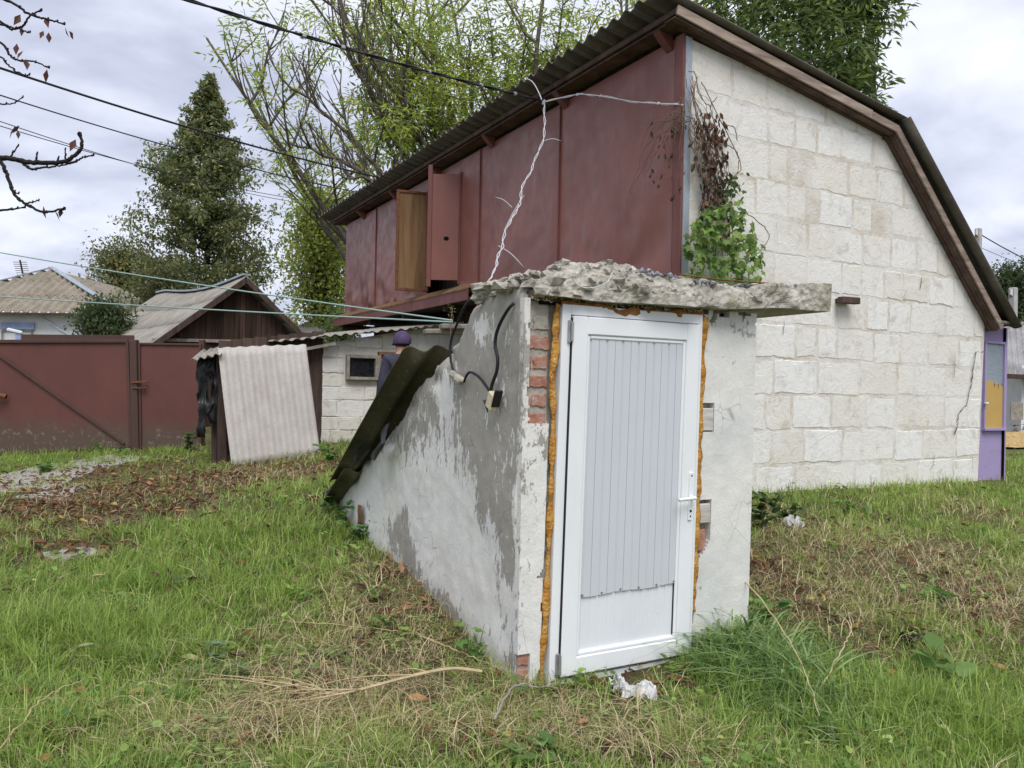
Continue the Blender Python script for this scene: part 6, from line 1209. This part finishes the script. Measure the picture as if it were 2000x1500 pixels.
# ------------------------------------------------------------------ grass, straw and fallen leaves
def blob(px, py, rx, ry, s):
    c_ = onG(px, py); e = onG(px+rx, py); f_ = onG(px, py-ry); return (c_[0], c_[1], np.linalg.norm(e-c_), max(.15, np.linalg.norm(f_-c_)), s)
u2 = np.array([_R[0], _R[1]]); f2 = nrm(np.array([cF[0], cF[1]]))
def field(B, x, y):
    out = np.zeros(len(x))
    for (cx_, cy_, rx, ry, s) in B:
        dx, dy = x-cx_, y-cy_; a = (dx*u2[0]+dy*u2[1])/rx; b_ = (dx*f2[0]+dy*f2[1])/ry; out += s*np.exp(-(a*a+b_*b_))
    return out
DRY = [blob(760, 1200, 160, 90, .8), blob(640, 1330, 230, 80, .75), blob(860, 1400, 260, 60, .5), blob(1120, 1420, 200, 60, .45), blob(1650, 1090, 200, 70, .85), blob(1850, 1120, 140, 50, .8), blob(1600, 1190, 140, 50, .5), blob(1900, 1000, 120, 30, .5), blob(200, 990, 240, 50, .12), blob(560, 920, 110, 30, .6), blob(780, 1120, 80, 40, .8), blob(500, 1450, 250, 50, .4), blob(1300, 1470, 160, 40, .35), blob(1480, 1130, 60, 60, .7), blob(330, 1440, 200, 40, .3), blob(1930, 1200, 90, 60, .4)]
BARE = [blob(150, 935, 150, 22, 1.), blob(200, 1000, 250, 28, .75), blob(560, 925, 100, 22, .85), blob(330, 950, 120, 18, .8), blob(1500, 1130, 50, 60, .8), blob(780, 1120, 70, 40, .6), blob(860, 1180, 60, 40, .5), blob(1250, 1330, 130, 14, .5), blob(200, 960, 140, 20, .6), blob(1940, 1190, 60, 20, .4), blob(150, 1080, 80, 12, .6), blob(380, 1130, 60, 10, .6)]
LUSH = [blob(1420, 1270, 90, 80, 1.), blob(1560, 1360, 180, 80, .9), blob(1800, 1400, 200, 80, .6), blob(90, 1230, 170, 110, .7), blob(300, 1230, 200, 100, .5), blob(480, 930, 120, 25, .6), blob(1900, 1430, 150, 70, .5), blob(120, 895, 140, 10, .6), blob(1750, 960, 200, 15, .6), blob(540, 1040, 140, 50, .4)]
TUFT = [blob(1400, 1250, 70, 60, 1.), blob(1500, 1310, 130, 70, 1.), blob(1620, 1400, 150, 70, .7)]
def inside(x, y):
    m = (x > CX0-.02) & (x < CX1+.02) & (y > CY-.03) & (y < YEND); m |= (x > HX+.3) & (y > HY-.02) & (x < 11.3); m |= (x > SX0-.05) & (x < SX1) & (y > SY-.02)
    q_ = (x*cF[0]+y*cF[1]); return m | (q_ > 14.55) & (x < SX0)
def samples(n, dmin, dmax, pmin=-90, pmax=2090, pw=1.):
    """random ground points seen from the yard's near side, denser close by"""
    u_ = rng.random(n); d = dmin*(dmax/dmin)**(u_**pw); px = rng.uniform(pmin, pmax, n); P = CAM[None, :2]+(cF[:2]+cR[:2]*((px-1000)/FOC)[:, None])*d[:, None]; return P[:, 0], P[:, 1], d
def pnoise(x, y, s, sd): return np.array([mnoise.noise(Vector((a*s+sd, b_*s, sd))) for a, b_ in zip(x, y)])
def blades(x, y, h, wd, lean, az, col, curl=.5, seg=3):
    n = len(x); z = gz(x, y); P0 = np.c_[x, y, z-.01]; dr = np.c_[np.cos(az), np.sin(az), np.zeros(n)]; sd = np.c_[-np.sin(az+rng.normal(0, .6, n)), np.cos(az), np.zeros(n)]; V = []
    for k in range(seg+1):
        t_ = k/seg; off = dr*(h*lean*(t_**1.6))[:, None]; up = (h*(t_-lean*curl*t_*t_))[:, None]*np.array([0, 0, 1.]); c_ = P0+off+up; w2 = (wd*(1-t_**1.5)*.5)[:, None]
        if k < seg: V += [c_-sd*w2, c_+sd*w2]
        else: V += [c_]
    V = np.stack(V, 1); m = V.shape[1]; T_ = []
    for k in range(seg-1): T_ += [(2*k, 2*k+1, 2*k+3), (2*k, 2*k+3, 2*k+2)]
    T_ += [(2*seg-2, 2*seg-1, 2*seg)]; F = (np.array(T_)[None]+(np.arange(n)*m)[:, None, None]).reshape(-1, 3); return V.reshape(-1, 3), F, np.repeat(col, m, axis=0)
# green grass, growing in small tufts
xc, yc, dc = [np.concatenate(q_) for q_ in zip(samples(30000, 2.6, 16.), samples(11000, 1.6, 22., -2600, -80, .8), samples(13000, 1.6, 26., 2080, 4600, .8), samples(2500, .6, 2.6, -1500, 3500))]; bare = field(BARE, xc, yc); dry = field(DRY, xc, yc); lush = field(LUSH, xc, yc); pn = pnoise(xc, yc, 1.6, 3.); pn2 = pnoise(xc, yc, 6., 8.)
keep = (rng.random(len(xc)) < np.clip(.85+.5*lush-.50*dry-1.1*bare+.75*pn+.55*pn2, .03, 1)) & ~inside(xc, yc); xc, yc, dc, dry, lush, pn, pn2 = [a[keep] for a in (xc, yc, dc, dry, lush, pn, pn2)]
k_ = rng.integers(5, 20, len(xc)); ix = np.repeat(np.arange(len(xc)), k_); n = len(ix); sp = .010+.008*dc[ix]; az = rng.random(n)*6.283; rr_ = np.abs(rng.normal(0, 1, n))*sp; x = xc[ix]+np.cos(az)*rr_; y = yc[ix]+np.sin(az)*rr_; ok = ~inside(x, y); ix, x, y, az = ix[ok], x[ok], y[ok], az[ok]; n = len(x); d = dc[ix]
th = np.clip(.095+.075*np.clip(lush, 0, 1.2)+.06*pn+.05*pn2+rng.normal(0, .035, len(xc)), .03, .30)*np.clip(1.1-.4*dry, .5, 1.2); h = th[ix]*rng.uniform(.45, 1.3, n); wd = rng.uniform(.0035, .0080, n)*(1+.09*(d-3))
tg = rng.random(len(xc))[ix][:, None]*.6+rng.random(n)[:, None]*.4; base_c = np.array([.075, .16, .025])*(1-tg)+np.array([.42, .56, .12])*tg; yel = np.clip(dry[ix]*.5+.2*pn[ix]+rng.normal(0, .17, n)-.06, 0, 1)[:, None]; col = base_c*(1-yel)+np.array([.50, .46, .18])*yel
V, F, C_ = blades(x, y, h, wd, rng.uniform(.1, 1.05, n), az+rng.normal(0, .7, n), col, .55, 3); tag(obj('grass', V, F, 'grass', col=C_), 'short patchy green grass covering the yard', 'grass', kind='stuff'); print('blades', n)
# big coarse tuft beside the door
x, y, d = samples(150000, 3.0, 5.6, 1200, 2000); tf = field(TUFT, x, y); keep = (rng.random(len(x)) < np.clip(tf, 0, 1)**1.5*.085) & (tf > .25) & ~inside(x, y); x, y, d, tf = [a[keep] for a in (x, y, d, tf)]; n = len(x); g = rng.random(n)[:, None]
V, F, C_ = blades(x, y, rng.uniform(.18, .50, n)*np.clip(tf, .55, 1.), rng.uniform(.011, .022, n), rng.uniform(.6, 1.5, n), rng.random(n)*6.283, np.array([.05, .12, .035])*(1-g)+np.array([.36, .50, .20])*g, .6, 5); tag(obj('tall_grass', V, F, 'grass', col=C_), 'lush coarse grass tuft right of the white door', 'grass', kind='stuff')
# straw lying about
x, y, d = [np.concatenate(q_) for q_ in zip(samples(200000, 2.6, 14.), samples(50000, 1.6, 16., -2000, -80), samples(70000, 1.6, 20., 2080, 4200))]; dry = field(DRY, x, y)+.10+.28*pnoise(x, y, 2.2, 5.); keep = (rng.random(len(x)) < np.clip(dry, .03, 1)*.34) & ~inside(x, y); x, y, d = x[keep], y[keep], d[keep]; n = len(x); g = rng.random(n)[:, None]
V, F, C_ = blades(x, y, rng.uniform(.08, .30, n), rng.uniform(.0018, .0048, n)*(1+.08*(d-3)), rng.uniform(.9, 1.25, n), rng.random(n)*6.283, (np.array([.20, .14, .065])*(1-g)+np.array([.72, .62, .37])*g), .72, 3); V[:, 2] += np.repeat(rng.uniform(.0, .05, n), 7); tag(obj('straw', V, F, 'dry', col=C_), 'dry straw and dead grass lying over the yard', 'straw', kind='stuff')
# low broad-leaved ground cover between the tufts
xc, yc, dc = samples(1700, 2.7, 12.); keep = (pnoise(xc, yc, 1.3, 21.) > -.05) & (field(BARE, xc, yc) < .4) & ~inside(xc, yc); xc, yc = xc[keep], yc[keep]; ix = np.repeat(np.arange(len(xc)), rng.integers(3, 9, len(xc))); n = len(ix); a_ = rng.random(n)*6.283; x = xc[ix]+rng.normal(0, .025, n); y = yc[ix]+rng.normal(0, .025, n); P = np.c_[x, y, gz(x, y)+rng.uniform(.02, .09, n)]; ok = ~inside(x, y); P, a_, ix = P[ok], a_[ok], ix[ok]; n = len(P)
V, F, C_ = leaves(P, np.c_[np.cos(a_), np.sin(a_), rng.normal(.25, .25, n)], rng.uniform(.02, .05, n), pal(n, [(.16, .28, .05), (.24, .38, .08), (.33, .42, .11), (.11, .21, .045)], None, .2), 'broad', roll=.35); tag(obj('ground_cover', V, F, 'leaf', col=C_), 'low clover and plantain leaves between the grass', 'ground cover', kind='stuff')
# fallen leaves
x, y, d = samples(60000, 2.6, 15., pw=.7); lf_ = field(BARE, x, y)*.9+field(DRY, x, y)*.10+.03; keep = (rng.random(len(x)) < np.clip(lf_, 0, 1)*.42) & ~inside(x, y); x, y, d = x[keep], y[keep], d[keep]; n = len(x); P = np.c_[x, y, gz(x, y)+rng.uniform(.01, .05, n)]; A = rng.normal(0, 1, (n, 3)); A[:, 2] *= .3
V, F, C_ = leaves(P, A, rng.uniform(.035, .10, n), pal(n, [(.16, .075, .035), (.24, .12, .055), (.10, .05, .03), (.32, .20, .10), (.40, .33, .10)], [4, 3, 3, 2, .6], .2), 'dead', roll=.6); tag(obj('fallen_leaves', V, F, 'dry', col=C_), 'brown curled fallen leaves scattered on the ground', 'leaf litter', kind='stuff')
# larger single leaves that can be told apart
for i, (px, py, s, c_, lab) in enumerate(((62, 1375, .13, (.20, .08, .04), 'big rust brown leaf at the lower left'), (245, 1382, .12, (.42, .27, .10), 'ochre torn leaf right of the rust brown one'), (145, 1368, .09, (.30, .15, .07), 'narrow tan leaf between two bigger ones'), (185, 1280, .13, (.36, .38, .20), 'pale green fallen leaf in the left lawn'), (352, 1305, .11, (.38, .40, .18), 'light yellowish leaf standing in the lawn'), (205, 1140, .12, (.46, .44, .20), 'cream yellow leaf standing in the upper lawn'), (790, 1390, .12, (.42, .24, .10), 'orange brown curled leaf under the pale stalk'), (381, 1430, .09, (.24, .10, .05), 'dark rust leaf at the bottom left of centre'), (975, 1460, .07, (.40, .34, .10), 'yellow scrap leaf at bottom centre'), (1728, 1390, .09, (.48, .34, .10), 'golden leaf in the right grass'), (1755, 1335, .09, (.42, .19, .06), 'orange leaf above the golden one'), (1720, 1288, .08, (.40, .20, .07), 'small orange leaf further up in the right grass'), (1935, 1318, .09, (.44, .30, .10), 'tan leaf near the right edge'), (90, 1075, .16, (.22, .09, .05), 'red brown leaf pile piece by the small slab'), (165, 1075, .16, (.20, .09, .05), 'long brown leaf by the small slab'), (150, 1030, .10, (.50, .42, .06), 'bright yellow leaf in the leaf litter'), (950, 1455, .08, (.28, .10, .04), 'reddish leaf at the bottom near centre'), (1210, 1470, .10, (.16, .07, .04), 'dark brown leaf at the bottom right of centre'))):
    p = onG(px, py)+np.array([0, 0, .05]); V, F, C_ = leaves([p], [(_R*rng.choice([-1, 1])+cF*rng.normal(0, .5))], [s*.9], [c_], 'dead', up=[(-.25*cF[0], -.25*cF[1], 1.)], roll=.2); tag(obj('fallen_leaf', V, F, 'dry', col=C_), lab, 'leaf', 'single fallen leaves')
